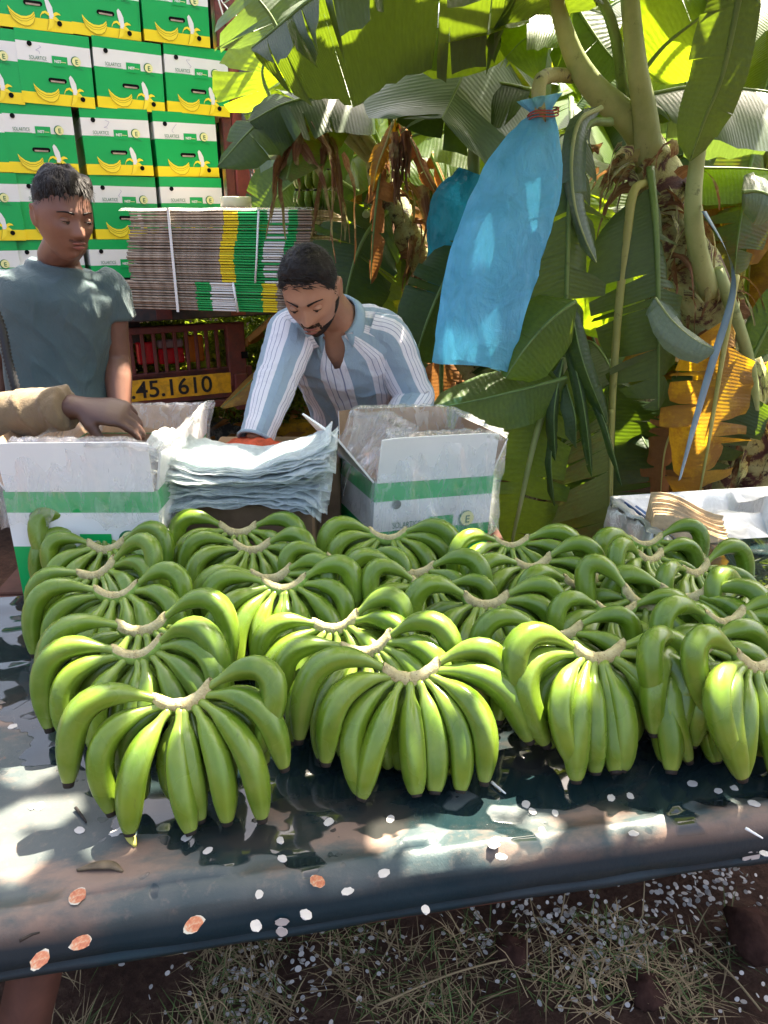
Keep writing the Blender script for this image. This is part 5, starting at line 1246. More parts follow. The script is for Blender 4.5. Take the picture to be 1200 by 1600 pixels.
# ---- general plants behind
def plant_proto(name, seed, H, nl, label, mats):
    rng = random.Random(seed); root = empty(name, (0, 0, 0), 0, label, 'banana plant', 'banana plants of the plantation')
    lean = Vector((rng.uniform(-.25, .25), rng.uniform(-.2, .2), 0)); topp = Vector((0, 0, H)) + lean
    stem_tube(root, [Vector((0, 0, 0)), lean * .3 + Vector((0, 0, H * .4)), topp], [.13, .11, .06], seed=seed)
    for k in range(nl):
        a = k * 2.4 + rng.uniform(-.3, .3); d = Vector((math.cos(a), math.sin(a), 0)); L = rng.uniform(1.3, 1.9); up = rng.uniform(.3, 1.1)
        mt = rng.choice(mats)
        pts = [topp, topp + d * .18 + Vector((0, 0, .35 * up + .1)), topp + d * L * .45 + Vector((0, 0, .55 * up)), topp + d * L * .8 + Vector((0, 0, .25 * up - .1)), topp + d * L + Vector((0, 0, -.35))]
        leaf(root, pts, rng.uniform(.22, .3), (0, 0, 1), mt, 'rib', .02, (1, 1), (.5, .5), (.3, .3), 9, .6, seed * 20 + k, u0=.12, fine=.5)
    for k in range(6):
        a = rng.uniform(0, 6.28); d = Vector((math.cos(a), math.sin(a), 0)); s = topp + Vector((0, 0, -.1)); L = rng.uniform(.8, 1.4)
        leaf(root, [s, s + d * .3 + Vector((0, 0, .05)), s + d * .42 + Vector((0, 0, -L * .5)), s + d * .35 + Vector((0, 0, -L))], .16, (d.x, d.y, .2), rng.choice(['leaf_dry', 'leaf_yellow', 'leaf_dark', 'leaf_dark']), 'rib_yel', .012, (1, 1), (1.2, 1.2), (.5, .5), 7, .9, seed * 20 + 10 + k, u0=.15, fine=.5, wav=.03)
    for k in range(14): shred(root, lean * .6 + Vector((rng.uniform(-.1, .1), rng.uniform(-.1, .1), rng.uniform(.4, H))), (rng.uniform(-1, 1), rng.uniform(-1, 1), .2), rng.uniform(.2, .5), rng.uniform(.02, .05), seed * 50 + k)
    return root
protos = [plant_proto('banana_plant', 1, 2.0, 9, 'banana plant standing in the shaded rows of the plantation behind', ['leaf', 'leaf', 'leaf_b', 'leaf_blue']),
          plant_proto('banana_plant', 2, 1.6, 8, 'banana plant standing in the shaded rows of the plantation behind', ['leaf', 'leaf_dark', 'leaf_b']),
          plant_proto('banana_plant', 3, 2.5, 9, 'banana plant standing in the shaded rows of the plantation behind', ['leaf', 'leaf_dark', 'leaf'])]
def copy_tree(o, parent=None):
    c = o.copy(); C.objects.link(c)
    if parent is not None: c.parent = parent
    for ch in list(o.children): copy_tree(ch, c)
    return c
SP = [(.25, 4.6), (1.25, 4.3), (2.2, 4.0), (.8, 5.6), (-.2, 5.9), (1.9, 5.4), (3.0, 5.2), (.3, 7.2), (1.4, 7.0), (2.6, 7.2), (3.9, 6.6), (-1.0, 7.5), (-2.4, 8.2), (-.2, 9), (2.0, 9.2), (3.8, 8.8), (5.2, 8.0), (1.0, 10.6), (4.8, 10.5), (-3.8, 8.6)]
for i, (x, y) in enumerate(SP):
    pr = protos[i % 3]; o = pr if i < 3 else copy_tree(pr); o.location = (x, y, 0); o.rotation_euler = (0, 0, i * 1.9); s = 1 + .12 * math.sin(i * 2.3); o.scale = (s, s, s)
# low suckers
for i, (x, y, h) in enumerate([(.15, 4.0, .0), (.75, 3.6, .1), (1.6, 3.3, 0), (-.1, 4.9, .1), (2.1, 3.2, 0)]):
    rs = random.Random(i); root = empty('banana_sucker', (x, y, 0), 0, 'young low banana sucker with broad leaves rising behind the packing table', 'banana plant', 'young suckers behind the table')
    stem_tube(root, [Vector((0, 0, 0)), Vector((0, 0, .5))], [.05, .035], seed=i, n=10)
    for k in range(6):
        a = k * 1.3 + i; d = Vector((math.cos(a), math.sin(a), 0)); L = rs.uniform(.8, 1.2)
        leaf(root, [Vector((0, 0, .45)), d * .15 + Vector((0, 0, .8)), d * L * .5 + Vector((0, 0, 1.05)), d * L + Vector((0, 0, .75))], .17, (0, 0, 1), rs.choice(['leaf', 'leaf_dark', 'leaf_yellow', 'leaf_dry']), 'rib', .012, (1, 1), (.4, .4), (.3, .3), 5, .4, 500 + i * 10 + k, u0=.1, fine=.6)
# fallen dry leaves on the ground between rows
V = []; F = []; rs = random.Random(77)
for k in range(1400):
    x = rs.uniform(-1.2, 3.5); y = rs.uniform(2.3, 6); a = rs.uniform(0, 6.28); L = rs.uniform(.06, .22); w = L * rs.uniform(.1, .3); d = Vector((math.cos(a), math.sin(a), rs.uniform(-.3, .5))).normalized(); s = d.cross(Vector((0, 0, 1))).normalized() * w; p = Vector((x, y, rs.uniform(.02, .25)))
    b_ = len(V); V += [p - s * .3, p + d * L * .5 - s + Vector((0, 0, .02)), p + d * L, p + d * L * .5 + s]; F.append((b_, b_ + 1, b_ + 2, b_ + 3))
o = mk('leaf_litter', V, F, M['leaf_dry'], uv=[(i * .013, .3) for i in range(len(V))]); tag(o, 'dry brown leaf litter covering the plantation ground', 'leaf litter', kind='stuff')
# far foliage mass closing the rows
leafcloud('far_foliage', 1.0, 14, -.3, 16, 1.6, 6.5, 20000, [M['leaf_dark'], M['bush_b']], 21, 'dark mass of plantation foliage closing the view far behind', 'foliage', 'stuff', (.10, .28))

# ------------------------------------------------------------------ bunch cover bags
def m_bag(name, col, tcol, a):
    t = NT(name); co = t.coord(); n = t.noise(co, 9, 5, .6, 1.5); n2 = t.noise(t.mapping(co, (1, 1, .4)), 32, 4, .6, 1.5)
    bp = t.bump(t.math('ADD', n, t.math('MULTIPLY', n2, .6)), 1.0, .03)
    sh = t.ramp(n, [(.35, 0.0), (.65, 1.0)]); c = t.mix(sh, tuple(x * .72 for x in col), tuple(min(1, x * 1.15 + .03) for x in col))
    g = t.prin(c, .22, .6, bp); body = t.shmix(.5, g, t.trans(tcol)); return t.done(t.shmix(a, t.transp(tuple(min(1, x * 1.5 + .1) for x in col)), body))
M['bag_blue'] = m_bag('blue_film', (.17, .48, .76), (.34, .78, .98), .82)
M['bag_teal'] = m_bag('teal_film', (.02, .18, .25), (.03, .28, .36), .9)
def cover_bag(name, axis, widths, thick, mat, label, seed, tie=True, parts=True):
    root = empty(name, (0, 0, 0), 0, label, 'plastic bag'); n = 72; m = 60; ap = spline(axis, m); V = []; F = []
    ws = [interp(np.linspace(0, 1, len(widths)), widths, i / (m - 1)) for i in range(m)]
    for i in range(m):
        f = i / (m - 1); c = ap[i]; t = (ap[min(i + 1, m - 1)] - ap[max(i - 1, 0)]).normalized(); B = t.cross(Vector((0, -1, 0))).normalized(); N = B.cross(t)
        for j in range(n):
            a = 2 * math.pi * j / n; w = ws[i]; g = max(0, 1 - f * 3.2)
            pleat = 1 + g * .30 * math.sin(a * 9 + 2 * math.sin(a * 2) + seed) + (.10 * noise.noise(Vector((math.cos(a) * 1.6, math.sin(a) * 1.6, f * 4 + seed))) + .05 * noise.noise(Vector((math.cos(a) * 4 + f * 3, math.sin(a) * 4, f * 7 + seed))) + .06 * max(0, 1 - 3 * abs(noise.noise(Vector((math.cos(a) * 2.2 + f * 5, math.sin(a) * 2.2 - f * 2, f * 4 + seed + 9))))) + .07 * max(0, 1 - 4 * abs(noise.noise(Vector((math.cos(a) * 3.5, math.sin(a) * 3.5, f * 1.6 + seed + 4))))) * (1 - f * .6)) * (1 - g)
            V.append(c + B * (math.cos(a) * w * pleat) + N * (math.sin(a) * w * thick * pleat) + t * (.008 * math.sin(a * 2 + seed) * f))
    for i in range(m - 1):
        for j in range(n): F.append((i * n + j, i * n + (j + 1) % n, (i + 1) * n + (j + 1) % n, (i + 1) * n + j))
    mk('film', V, F, M[mat], root)
    return root
bag = cover_bag('bunch_cover_bag', PL((843, 152, 2.28), (845, 180, 2.28), (840, 205, 2.28), (825, 255, 2.27), (800, 330, 2.25), (772, 420, 2.23), (752, 500, 2.21), (738, 572, 2.20)), [.050, .026, .040, .060, .088, .114, .124, .125, .121, .116, .112], .42, 'bag_blue', 'long bright blue plastic bunch cover tied at its neck, hanging right of centre', 1)
b = MB()
for s in (0, .008, .014): b.tube([P(848, 184, 2.28) + Vector((.042 * math.cos(a), .030 * math.sin(a), s + .006 * math.sin(a * 2) + .01 * math.cos(a))) for a in np.linspace(0, 6.28, 24)], .0022, 5, cap=False)
M['twine'] = simple('red_brown_twine', (.25, .05, .035), .8, .2); b.obj('twine', M['twine'], bag)
b = MB(); b.tube(spline(PL((905, 120, 2.6), (860, 118, 2.42), (842, 135, 2.3), (846, 200, 2.28)), 14), [.018, .02, .02] + [.02] * 11, 8); b.obj('bunch_stalk', M['stem'], pm)
b = MB(); b.tube(spline(PL((775, 165, 3.1), (750, 200, 2.95), (740, 240, 2.92), (742, 300, 2.92)), 14), [.022] * 14, 10); b.obj('bunch_stalk', M['rib'], p2)
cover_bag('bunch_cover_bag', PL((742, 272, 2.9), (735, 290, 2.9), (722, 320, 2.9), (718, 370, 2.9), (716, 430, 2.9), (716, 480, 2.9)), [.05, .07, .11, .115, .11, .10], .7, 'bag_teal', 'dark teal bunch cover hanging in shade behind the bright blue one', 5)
# strap
V = []; F = []; sp = spline(PL((1100, 330, 2.38), (1132, 385, 2.33), (1146, 430, 2.3), (1140, 480, 2.28), (1112, 570, 2.25), (1086, 660, 2.22), (1062, 750, 2.2)), 40)
for i, p in enumerate(sp):
    a = .5 + i * .09; w = Vector((math.cos(a) * .011, math.sin(a) * .011, 0)); V += [p - w, p + w, p + w + Vector((0, .001, 0)), p - w + Vector((0, .001, 0))]
for i in range(39):
    for j in range(4): F.append((i * 4 + j, (i + 1) * 4 + j, (i + 1) * 4 + (j + 1) % 4, i * 4 + (j + 1) % 4))
M['strap'] = simple('blue_grey_tape', (.14, .20, .25), .35, .2); o = mk('support_tape', V, F, M['strap']); tag(o, 'blue grey plastic support tape hanging from the leaning stem at the right', 'tape')

# ------------------------------------------------------------------ people
def m_skin(name, a, b):
    t = NT(name); co = t.coord(); n = t.noise(co, 11, 4); n2 = t.noise(co, 160, 3)
    c = t.mix(t.ramp(n, [(.3, 0.0), (.7, 1.0)]), a, b)
    return t.done(t.prin(c, .48, .4, t.bump(n2, .12, .002), Subsurface_Weight=.10, Subsurface_Radius=(.012, .005, .003)))
M['skin_boy'] = m_skin('skin_brown', (.150, .068, .046), (.215, .105, .072))
M['skin_man'] = m_skin('skin_tan', (.27, .130, .080), (.36, .185, .120))
M['skin_dark'] = m_skin('skin_dark_brown', (.058, .028, .020), (.090, .044, .032))
M['hair'] = simple('black_hair', (.010, .007, .006), .55, .4, 40, .22, .5, 200)
M['lip'] = simple('lip', (.20, .065, .050), .5, .15, 40)
M['eye_white'] = simple('eye_white', (.28, .24, .22), .2, .05); M['iris'] = simple('dark_iris', (.012, .008, .006), .15, .1)
def m_cloth(name, a, b, scale=6, weave=900, wb=.5):
    t = NT(name); co = t.coord(); n = t.noise(co, scale, 5, .6); w = t.noise(co, 380, 2)
    fold = t.noise(t.mapping(co, (1, 1, .45)), 16, 4, .55, 1.0)
    c = t.mix(t.ramp(n, [(.3, 0.0), (.7, 1.0)]), a, b)
    return t.done(t.prin(c, .9, .15, t.bump(t.math('ADD', fold, t.math('MULTIPLY', w, .12)), wb, .018), Sheen_Weight=.15))
M['tshirt'] = m_cloth('teal_grey_cotton', (.058, .092, .100), (.088, .122, .130))
M['khaki'] = m_cloth('khaki_cotton', (.13, .095, .055), (.19, .14, .085))
M['jeans'] = m_cloth('dark_trousers', (.02, .022, .03), (.035, .038, .05))
def m_stripes():
    t = NT('striped_cotton'); uv = t.sep(t.coord('UV')); co = t.coord()
    f = t.math('FRACT', t.math('ADD', uv[0], t.math('MULTIPLY', t.noise(co, 9, 2), .05)))
    blue, white, line = (.28, .36, .43), (.70, .68, .72), (.24, .25, .36)
    c = t.ramp(f, [(0, blue), (.46, white), (.60, line), (.62, white), (.73, line), (.75, white), (.86, line), (.88, white), (.985, blue)], 'CONSTANT')
    fold = t.noise(t.mapping(co, (1, 1, .5)), 15, 4, .55, 1.2); w = t.noise(co, 420, 2)
    c = t.mix(t.math('MULTIPLY', w, .3), c, (.8, .8, .85), 'MULTIPLY')
    return t.done(t.prin(c, .9, .15, t.bump(t.math('ADD', fold, t.math('MULTIPLY', w, .1)), .6, .02), Sheen_Weight=.1))
M['stripes'] = m_stripes()

def remesh(name, parts, voxel, smooth, mat, parent=None, disp=None):
    V = []; F = []
    for v, f in parts:
        b = len(V); V += [tuple(x) for x in v]; F += [tuple(i + b for i in q) for q in f]
    o = mk(name, V, F, mat); md = o.modifiers.new('r', 'REMESH'); md.mode = 'VOXEL'; md.voxel_size = voxel; md.use_smooth_shade = True
    s = o.modifiers.new('s', 'SMOOTH'); s.factor = .6; s.iterations = smooth
    dg = bpy.context.evaluated_depsgraph_get(); me = bpy.data.meshes.new_from_object(o.evaluated_get(dg)); old = o.data; o.modifiers.clear(); o.data = me; bpy.data.meshes.remove(old)
    if not me.materials: me.materials.append(mat)
    if disp is not None:
        n = len(me.vertices); co = np.empty(n * 3, dtype=np.float32); no = np.empty(n * 3, dtype=np.float32); me.vertices.foreach_get('co', co); me.vertices.foreach_get('normal', no)
        co = co.reshape(-1, 3); no = no.reshape(-1, 3); d = np.array([disp(c, q) for c, q in zip(co.tolist(), no.tolist())], dtype=np.float32); me.vertices.foreach_set('co', (co + no * d[:, None]).ravel()); me.update()
    me.polygons.foreach_set('use_smooth', np.ones(len(me.polygons), dtype=bool))
    if parent is not None: o.parent = parent
    return o

def g2(x, z, cx, cz, sx, sz): return math.exp(-((x - cx) / sx) ** 2 - ((z - cz) / sz) ** 2)
def head_pt(d, jaw=1.0):
    dx, dy, dz = d; z = .118 * dz; x = .0735 * dx * (1 + .04 * (1 - dz * dz)); y = .092 * dy
    if z < 0:
        k = (-z / .118); x *= 1 - .30 * jaw * k ** 1.6
        if dy > 0: y *= 1 - .45 * k ** 1.3
        else: y *= 1 + .05 * k
    if z < -.05: y -= .012 * ((-z - .05) / .068)
    if dy < 0:
        fr = min(1, -dy * 1.6); ax = abs(x); e = 0
        y = max(y, -.090 - .0 * z)
        e += .006 * g2(ax, z, .028, .026, .022, .010)          # brow
        e -= .013 * g2(ax, z, .031, .006, .017, .012)          # socket
        e += .006 * g2(ax, z, .032, .005, .013, .0085)         # lid over the eyeball
        e += .006 * g2(ax, z, .045, -.022, .018, .016)         # cheek bone
        nzh = sstep(.018, -.030, z) * (1 if z > -.034 else max(0, 1 - (-.034 - z) / .008))
        e += (.006 + .018 * nzh) * math.exp(-(x / (.0085 + .004 * nzh)) ** 2) * (1 if z < .02 else math.exp(-((z - .02) / .012) ** 2)) * (1 if z > -.045 else 0)
        e += .008 * g2(ax, z, .013, -.032, .0065, .007)        # nostril wings
        e += .007 * g2(x, z, 0, -.053, .022, .0055) + .008 * g2(x, z, 0, -.065, .018, .0055) - .005 * g2(x, z, 0, -.0590, .022, .0022)
        e -= .004 * g2(x, z, 0, -.078, .022, .006)
        e += .009 * g2(x, z, 0, -.097, .020, .014)
        y -= e * fr
    return Vector((x, y, z))
def sph(n, m):
    V = []; F = []
    for j in range(m + 1):
        th = math.pi * j / m
        for i in range(n): ph = 2 * math.pi * i / n; V.append((math.sin(th) * math.cos(ph), math.sin(th) * math.sin(ph), math.cos(th)))
    for j in range(m):
        for i in range(n): F.append((j * n + i, j * n + (i + 1) % n, (j + 1) * n + (i + 1) % n, (j + 1) * n + i)[::-1])
    return V, F
def head_parts(Mx, s=1.0, jaw=1.0):
    V, F = sph(120, 96); V = [Mx @ (head_pt(v, jaw) * s) for v in V]; parts = [(V, F)]
    for sg in (-1, 1):
        a, f = sph(16, 12); parts.append(([Mx @ (Vector((sg * (.074 + .012 * v[0] * .5 + .004 * v[1]), .012 + .017 * v[1] , -.004 + .031 * v[2] + .004 * v[1])) * s) for v in a], f))
        pp, q, _ = tube_data([Mx @ (Vector((sg * (.079 + .004 * math.sin(t)), .014 + .017 * math.cos(t), -.002 + .030 * math.sin(t))) * s) for t in np.linspace(-1.4, 3.6, 14)], .0045 * s, 6); parts.append((pp, q))
    return parts
def hairline(kind, ph_front):   # ph_front: 0 at the face, pi at the back ; returns min z
    if kind == 'boy': return np.interp(ph_front, [0, .5, .9, 1.15, 1.5, 1.9, 2.5, 3.15], [.066, .062, .055, .046, .034, .018, -.010, -.030])
    return np.interp(ph_front, [0, .45, .8, 1.05, 1.3, 1.6, 1.9, 2.5, 3.15], [.070, .066, .060, .035, .004, .012, -.02, -.05, -.058])
def hair(Mx, s, kind, parent, thick, seed, strands=2600):
    rng = random.Random(seed); n, m = 110, 80; V = []; F = []; keep = []
    A, Fa = sph(n, m)
    for v in A:
        p = head_pt(v); pf = abs(math.atan2(v[0], -v[1])); hl = hairline(kind, pf) + (.012 if kind == 'boy' else .006) * noise.noise(Vector((v[0] * 9, v[1] * 9, seed))); d = p.z - hl
        th = thick[0] + (thick[1] - thick[0]) * sstep(.0, .06, p.z - .02)
        k = sstep(-.004, .030, d); nn = Vector(v).normalized(); off = (th * k * (1 + (.75 if kind == 'boy' else .3) * noise.noise(Vector(v) * (3.2 if kind == 'boy' else 7) + Vector((seed, 0, 0))) + .12 * noise.noise(Vector((v[0] * 40, v[1] * 10, v[2] * 20)))) - .004 * (1 - k))
        V.append(Mx @ ((p + nn * off) * s)); keep.append(d > -.006)
    F = [f for f in Fa if all(keep[i] for i in f)]
    mb = MB(); mb.add(V, F, 0)
    for q in range(strands):
        i = rng.randrange(len(A)); v = Vector(A[i])
        if not keep[i] or A[i][2] < -.5: continue
        jv = (v + Vector((rng.gauss(0, .03), rng.gauss(0, .03), rng.gauss(0, .03)))).normalized(); p = head_pt(jv); pf = abs(math.atan2(jv.x, -jv.y))
        if p.z < hairline(kind, pf) - .003: continue
        th = thick[0] + (thick[1] - thick[0]) * sstep(0, .06, p.z - .02)
        back = Vector((jv.x * .4, -.5 if p.z > .05 else .3, -.5)) if kind == 'boy' else Vector((.9 * (1 if jv.x > -.3 else -.5), .25, -.35)); tg = (back - jv * back.dot(jv)).normalized(); tg = (tg + Vector((rng.gauss(0, .14), rng.gauss(0, .14), rng.gauss(0, .14)))).normalized()
        L = (.006 + .018 * sstep(.02, .08, p.z)) * rng.uniform(.6, 1.2); a = p + jv * th * .75; b_ = a + tg * L * .5 + jv * L * .12; c = a + tg * L + jv * L * .03; w = jv.cross(tg).normalized() * .0008
        mb.add([Mx @ (x * s) for x in (a - w, a + w, b_ + w, b_ - w, c)], [(0, 1, 2, 3), (3, 2, 4)], 0)
    return mb.obj('hair', M['hair'], parent)
def face_bits(Mx, s, parent, kind, skin):
    for sg in (-1, 1):
        # eye: mostly lowered lid, slim visible slit
        V, F = sph(20, 14); o_ = MB(); c = Vector((sg * .031, -.0745, .0035)); o_.add([Mx @ ((c + Vector((v[0] * .0125, v[1] * .011, v[2] * .0085))) * s) for v in V], F, 0)
        look = Vector((.004 if kind == 'boy' else -.001, -.0098, -.0042)); o_.add([Mx @ ((c + look + Vector((v[0] * .0048, v[1] * .0025, v[2] * .0045))) * s) for v in V], F, 1)
        o_.obj('eye', [M['eye_white'], M['iris']], parent)
        l_ = MB(); Vt = []; 
        up = [v for v in V]; l_.add([Mx @ ((c + Vector((v[0] * .0132, v[1] * .0114, v[2] * .0092 + .0004))) * s) for v in V], [f for f in F if min(V[i][2] for i in f) > -.32], 0)
        l_.obj('eyelid', M[skin], parent)
        b = MB(); b.tube([Mx @ ((c + Vector((.0136 * math.cos(a), -.0122 * abs(math.sin(a)) ** .7, -.0008 - .0006 * math.sin(a)))) * s) for a in np.linspace(.25, math.pi - .25, 10)], [.0003, .0007, .0009, .001, .001, .001, .001, .0009, .0007, .0003], 5); b.obj('lashes', M['hair'], parent)
        b = MB(); pts = []; rr_ = []
        for i in range(10):
            f = i / 9; x = lerp(.013, .050, f); z = .024 + .0055 * math.sin(math.pi * f * .8) - .004 * f
            # project to the face surface
            y = -.0925 + .55 * x * x / .05 - .0025; pts.append(Mx @ (Vector((sg * x, y - .002 * (1 - f), z)) * s)); rr_.append((.0016, (.0036 if kind == 'man' else .0028) * (1 - .6 * f)))
        b.tube(pts, rr_, 8, up=Mx.to_3x3() @ Vector((0, 0, 1))); b.obj('eyebrow', M['hair'], parent)
    b = MB(); b.tube([Mx @ (Vector((x, -.0975 + 13 * x * x, -.0535 - .6 * abs(x) * .2 + (.0012 if abs(x) > .003 else 0))) * s) for x in np.linspace(-.020, .020, 11)], [(.0015, .0004 + .0034 * (1 - (abs(x) / .02) ** 2)) for x in np.linspace(-.02, .02, 11)], 8, up=Mx.to_3x3() @ Vector((0, 0, 1))); 
    b.tube([Mx @ (Vector((x, -.0985 + 15 * x * x, -.0645)) * s) for x in np.linspace(-.018, .018, 11)], [(.0015, .0005 + .0040 * (1 - (abs(x) / .018) ** 2)) for x in np.linspace(-.018, .018, 11)], 8, up=Mx.to_3x3() @ Vector((0, 0, 1))); b.obj('lips', M['lip'], parent)
M['stubble'] = simple('beard_shadow', (.030, .018, .013), .8, .4, 300, .2); M['stubble_light'] = simple('faint_moustache', (.075, .034, .024), .7, .3, 300, .3)
def beard(Mx, s, parent, kind, seed, n):
    rng = random.Random(seed); mb = MB()
    for q in range(n):
        v = Vector((rng.uniform(-1, 1), -rng.uniform(-.3, 1), rng.uniform(-1, .1))).normalized(); p = head_pt(v); ax = abs(p.x); ok = False
        if kind == 'man':
            jawl = p.z < -.012 and ax > .060 and -.035 < p.y < -.005; chin = p.z < -.076 and p.y < -.02; side = p.z < -.062 and ax > .03; mous = -.052 < p.z < -.0405 and ax < .026; ok = jawl or chin or side or mous
        else: ok = -.051 < p.z < -.042 and ax < .022 and rng.random() < .35
        if not ok: continue
        d = Vector((v.x * .3, -.15, -1)); d = (d - v * d.dot(v) + v * .25).normalized(); L = .006 * rng.uniform(.6, 1.3) * (1 if kind == 'man' else .6); a = p + v * .0005; w = v.cross(d).normalized() * .0006
        mb.add([Mx @ (x * s) for x in (a - w, a + w, a + d * L)], [(0, 1, 2)], 0)
    # close-cropped shadow of the hair on the skin
    A, Fa = sph(300, 220); keep = []; V = []
    for v in A:
        p = head_pt(v); ax = abs(p.x); j = .003 * noise.noise(Vector((v[0] * 20, v[1] * 20, v[2] * 20)))
        if kind == 'man': q = (p.z < -.012 + j and ax > .058 + j and -.032 < p.y < -.004) or (p.z < -.078 + j and p.y < -.01 and v[2] > -.93) or (p.z < -.064 + j and ax > .026 and p.y < -.01 and v[2] > -.93) or (-.0525 < p.z - j * .3 < -.0410 and ax < .027 and p.y < -.05) or (-.078 < p.z < -.0525 and .021 < ax < .029 + j and p.y < -.05)
        else: q = -.0515 < p.z < -.044 and ax < .024 and p.y < -.05
        keep.append(q); V.append(Mx @ ((p + Vector(v) * .0012) * s))
    fs = [f for f in Fa if all(keep[i] for i in f)]; used = sorted({i for f in fs for i in f}); ix = {u: k for k, u in enumerate(used)}
    if fs: mb.add([V[i] for i in used], [tuple(ix[i] for i in f) for f in fs], 1)
    if mb.V: mb.obj('beard' if kind == 'man' else 'moustache', [M['hair'], M['stubble' if kind == 'man' else 'stubble_light']], parent)

def limb(a, b, c, ra, rb, rc, n=14):
    """shoulder-elbow-wrist chain with muscles"""
    a, b, c = Vector(a), Vector(b), Vector(c); pts = [a, a.lerp(b, .35), a.lerp(b, .75), b, b.lerp(c, .3), b.lerp(c, .7), c]
    rr_ = [ra, ra * 1.02, lerp(ra, rb, .8), rb, rb * 1.03, lerp(rb, rc, .75), rc]; pp = spline(pts, 26); return tube_data(pp, [interp(np.linspace(0, 1, 7), rr_, i / 25) for i in range(26)], n)[:2]
def hand_parts(wrist, d, up, curl=.5, sgn=1, s=1.0, spread=.12, thumb=.6):
    """d: direction of the fingers, up: back of hand normal, sgn: side of the thumb"""
    d = Vector(d).normalized(); up = (Vector(up) - d * Vector(up).dot(d)).normalized(); side = d.cross(up).normalized() * sgn; parts = []; w = Vector(wrist)
    def pt(x, y, z): return w + (d * x + side * y + up * z) * s
    parts.append(tube_data([pt(-.03, 0, 0), pt(.0, 0, 0), pt(.025, .002, .001), pt(.055, .0, .003), pt(.083, -.002, .001), pt(.093, -.002, -.002)], [(.026 * s, .020 * s), (.027 * s, .018 * s), (.035 * s, .016 * s), (.041 * s, .0145 * s), (.040 * s, .012 * s), (.034 * s, .009 * s)], 16, up=up)[:2])
    for k, (y, L, r, st_) in enumerate(((.028, .072, .0088, .086), (.0085, .080, .0092, .090), (-.0115, .074, .0088, .087), (-.031, .058, .0078, .080))):
        a = curl * (.7 + .12 * k); dirv = d + side * (y * spread * 12); dirv.normalize(); p = pt(st_ - .02, y, 0); pts = [p, pt(st_, y, .001)]; ang = 0
        for f, l in ((.35, .48), (.38, .30), (.30, .24)):
            ang += a * (1.0 if l > .4 else 1.15); q = pts[-1] + (dirv * math.cos(ang) - up * math.sin(ang)) * L * l * s; pts.append(q)
        pp = spline(pts, 14); parts.append(tube_data(pp, [r * s * (1 - .25 * (i / 13)) * (1 + .06 * math.sin(i * 1.5)) for i in range(14)], 10)[:2])
    pts = [pt(.010, .018, -.002), pt(.035, .040, -.012), pt(.060, .052, -.024 - .02 * thumb), pt(.085, .050 - .012 * thumb, -.032 - .03 * thumb)]
    parts.append(tube_data(spline(pts, 12), [.0135 * s] * 4 + [.0115 * s] * 5 + [.010 * s, .009 * s, .007 * s], 10)[:2])
    return parts
def torso_tube(sp, R_, prof, n=40, m=44, warp=None):
    """sp spine points, R_ right vector; prof rows (t, rx, ry)"""
    pp = spline(sp, m); R_ = Vector(R_).normalized(); V = []; U = []; F = []; ts = [p[0] for p in prof]; rx = [p[1] for p in prof]; ry = [p[2] for p in prof]
    for i, p in enumerate(pp):
        t = (pp[min(i + 1, m - 1)] - pp[max(0, i - 1)]).normalized(); X = (R_ - t * R_.dot(t)).normalized(); Y = t.cross(X); f = i / (m - 1); a_, b_ = interp(ts, rx, f), interp(ts, ry, f)
        for j in range(n + 1):
            uj = j / n if warp is None else warp(j / n, f)
            a = 2 * math.pi * uj; ca, sa = math.cos(a), math.sin(a); ex = .82
            V.append(p + X * (a_ * math.copysign(abs(ca) ** ex, ca)) + Y * (b_ * math.copysign(abs(sa) ** ex, sa))); U.append((uj, f))
    w = n + 1
    for i in range(m - 1):
        for j in range(n): F.append((i * w + j, i * w + j + 1, (i + 1) * w + j + 1, (i + 1) * w + j))
    return V, F, U, w
def closed_torso(sp, R_, prof, n=36, m=40):
    V, F, U, w = torso_tube(sp, R_, prof, n, m); V2 = [V[i * w + j] for i in range(m) for j in range(n)]; F2 = [(i * n + j, i * n + (j + 1) % n, (i + 1) * n + (j + 1) % n, (i + 1) * n + j) for i in range(m - 1) for j in range(n)]
    F2.append(tuple(reversed(range(n)))); F2.append(tuple(range((m - 1) * n, m * n))); return V2, F2
def wrinkle(k1=.006, seed=0, sc=1.0):
    def f(c, n):
        x, y, z = c; a = noise.noise(Vector((x * 9 * sc + z * 5, y * 9 * sc, z * 7 * sc + seed))); b = 1 - abs(noise.noise(Vector((x * 14 + z * 9, y * 14, z * 5 - x * 7 + seed)))) * 2.2
        return k1 * a + k1 * .8 * max(0, b) ** 3
    return f
def mat_head(c, yaw, pitch, roll=0): return Matrix.Translation(c) @ Matrix.Rotation(R(yaw), 4, 'Z') @ Matrix.Rotation(R(pitch), 4, 'X') @ Matrix.Rotation(R(roll), 4, 'Y')
def legs_parts(hipL, hipR, r=.078, drop=.04, back=0.0):
    out = []
    for h, s in ((hipL, -1), (hipR, 1)):
        h = Vector(h); k = Vector((h.x + s * .01, h.y - .03, h.z * .52)); a = Vector((h.x + s * .02, h.y + .03 + back, .09)); out.append(limb(h + Vector((0, 0, .03)), k, a, r, r * .66, r * .45))
        out.append(tube_data([a + Vector((0, .05, -.04)), a + Vector((0, 0, -.045)), a + Vector((0, -.09, -.055)), a + Vector((0, -.17, -.06))], [(.03, .03), (.04, .038), (.042, .028), (.032, .02)], 12)[:2])
    return out

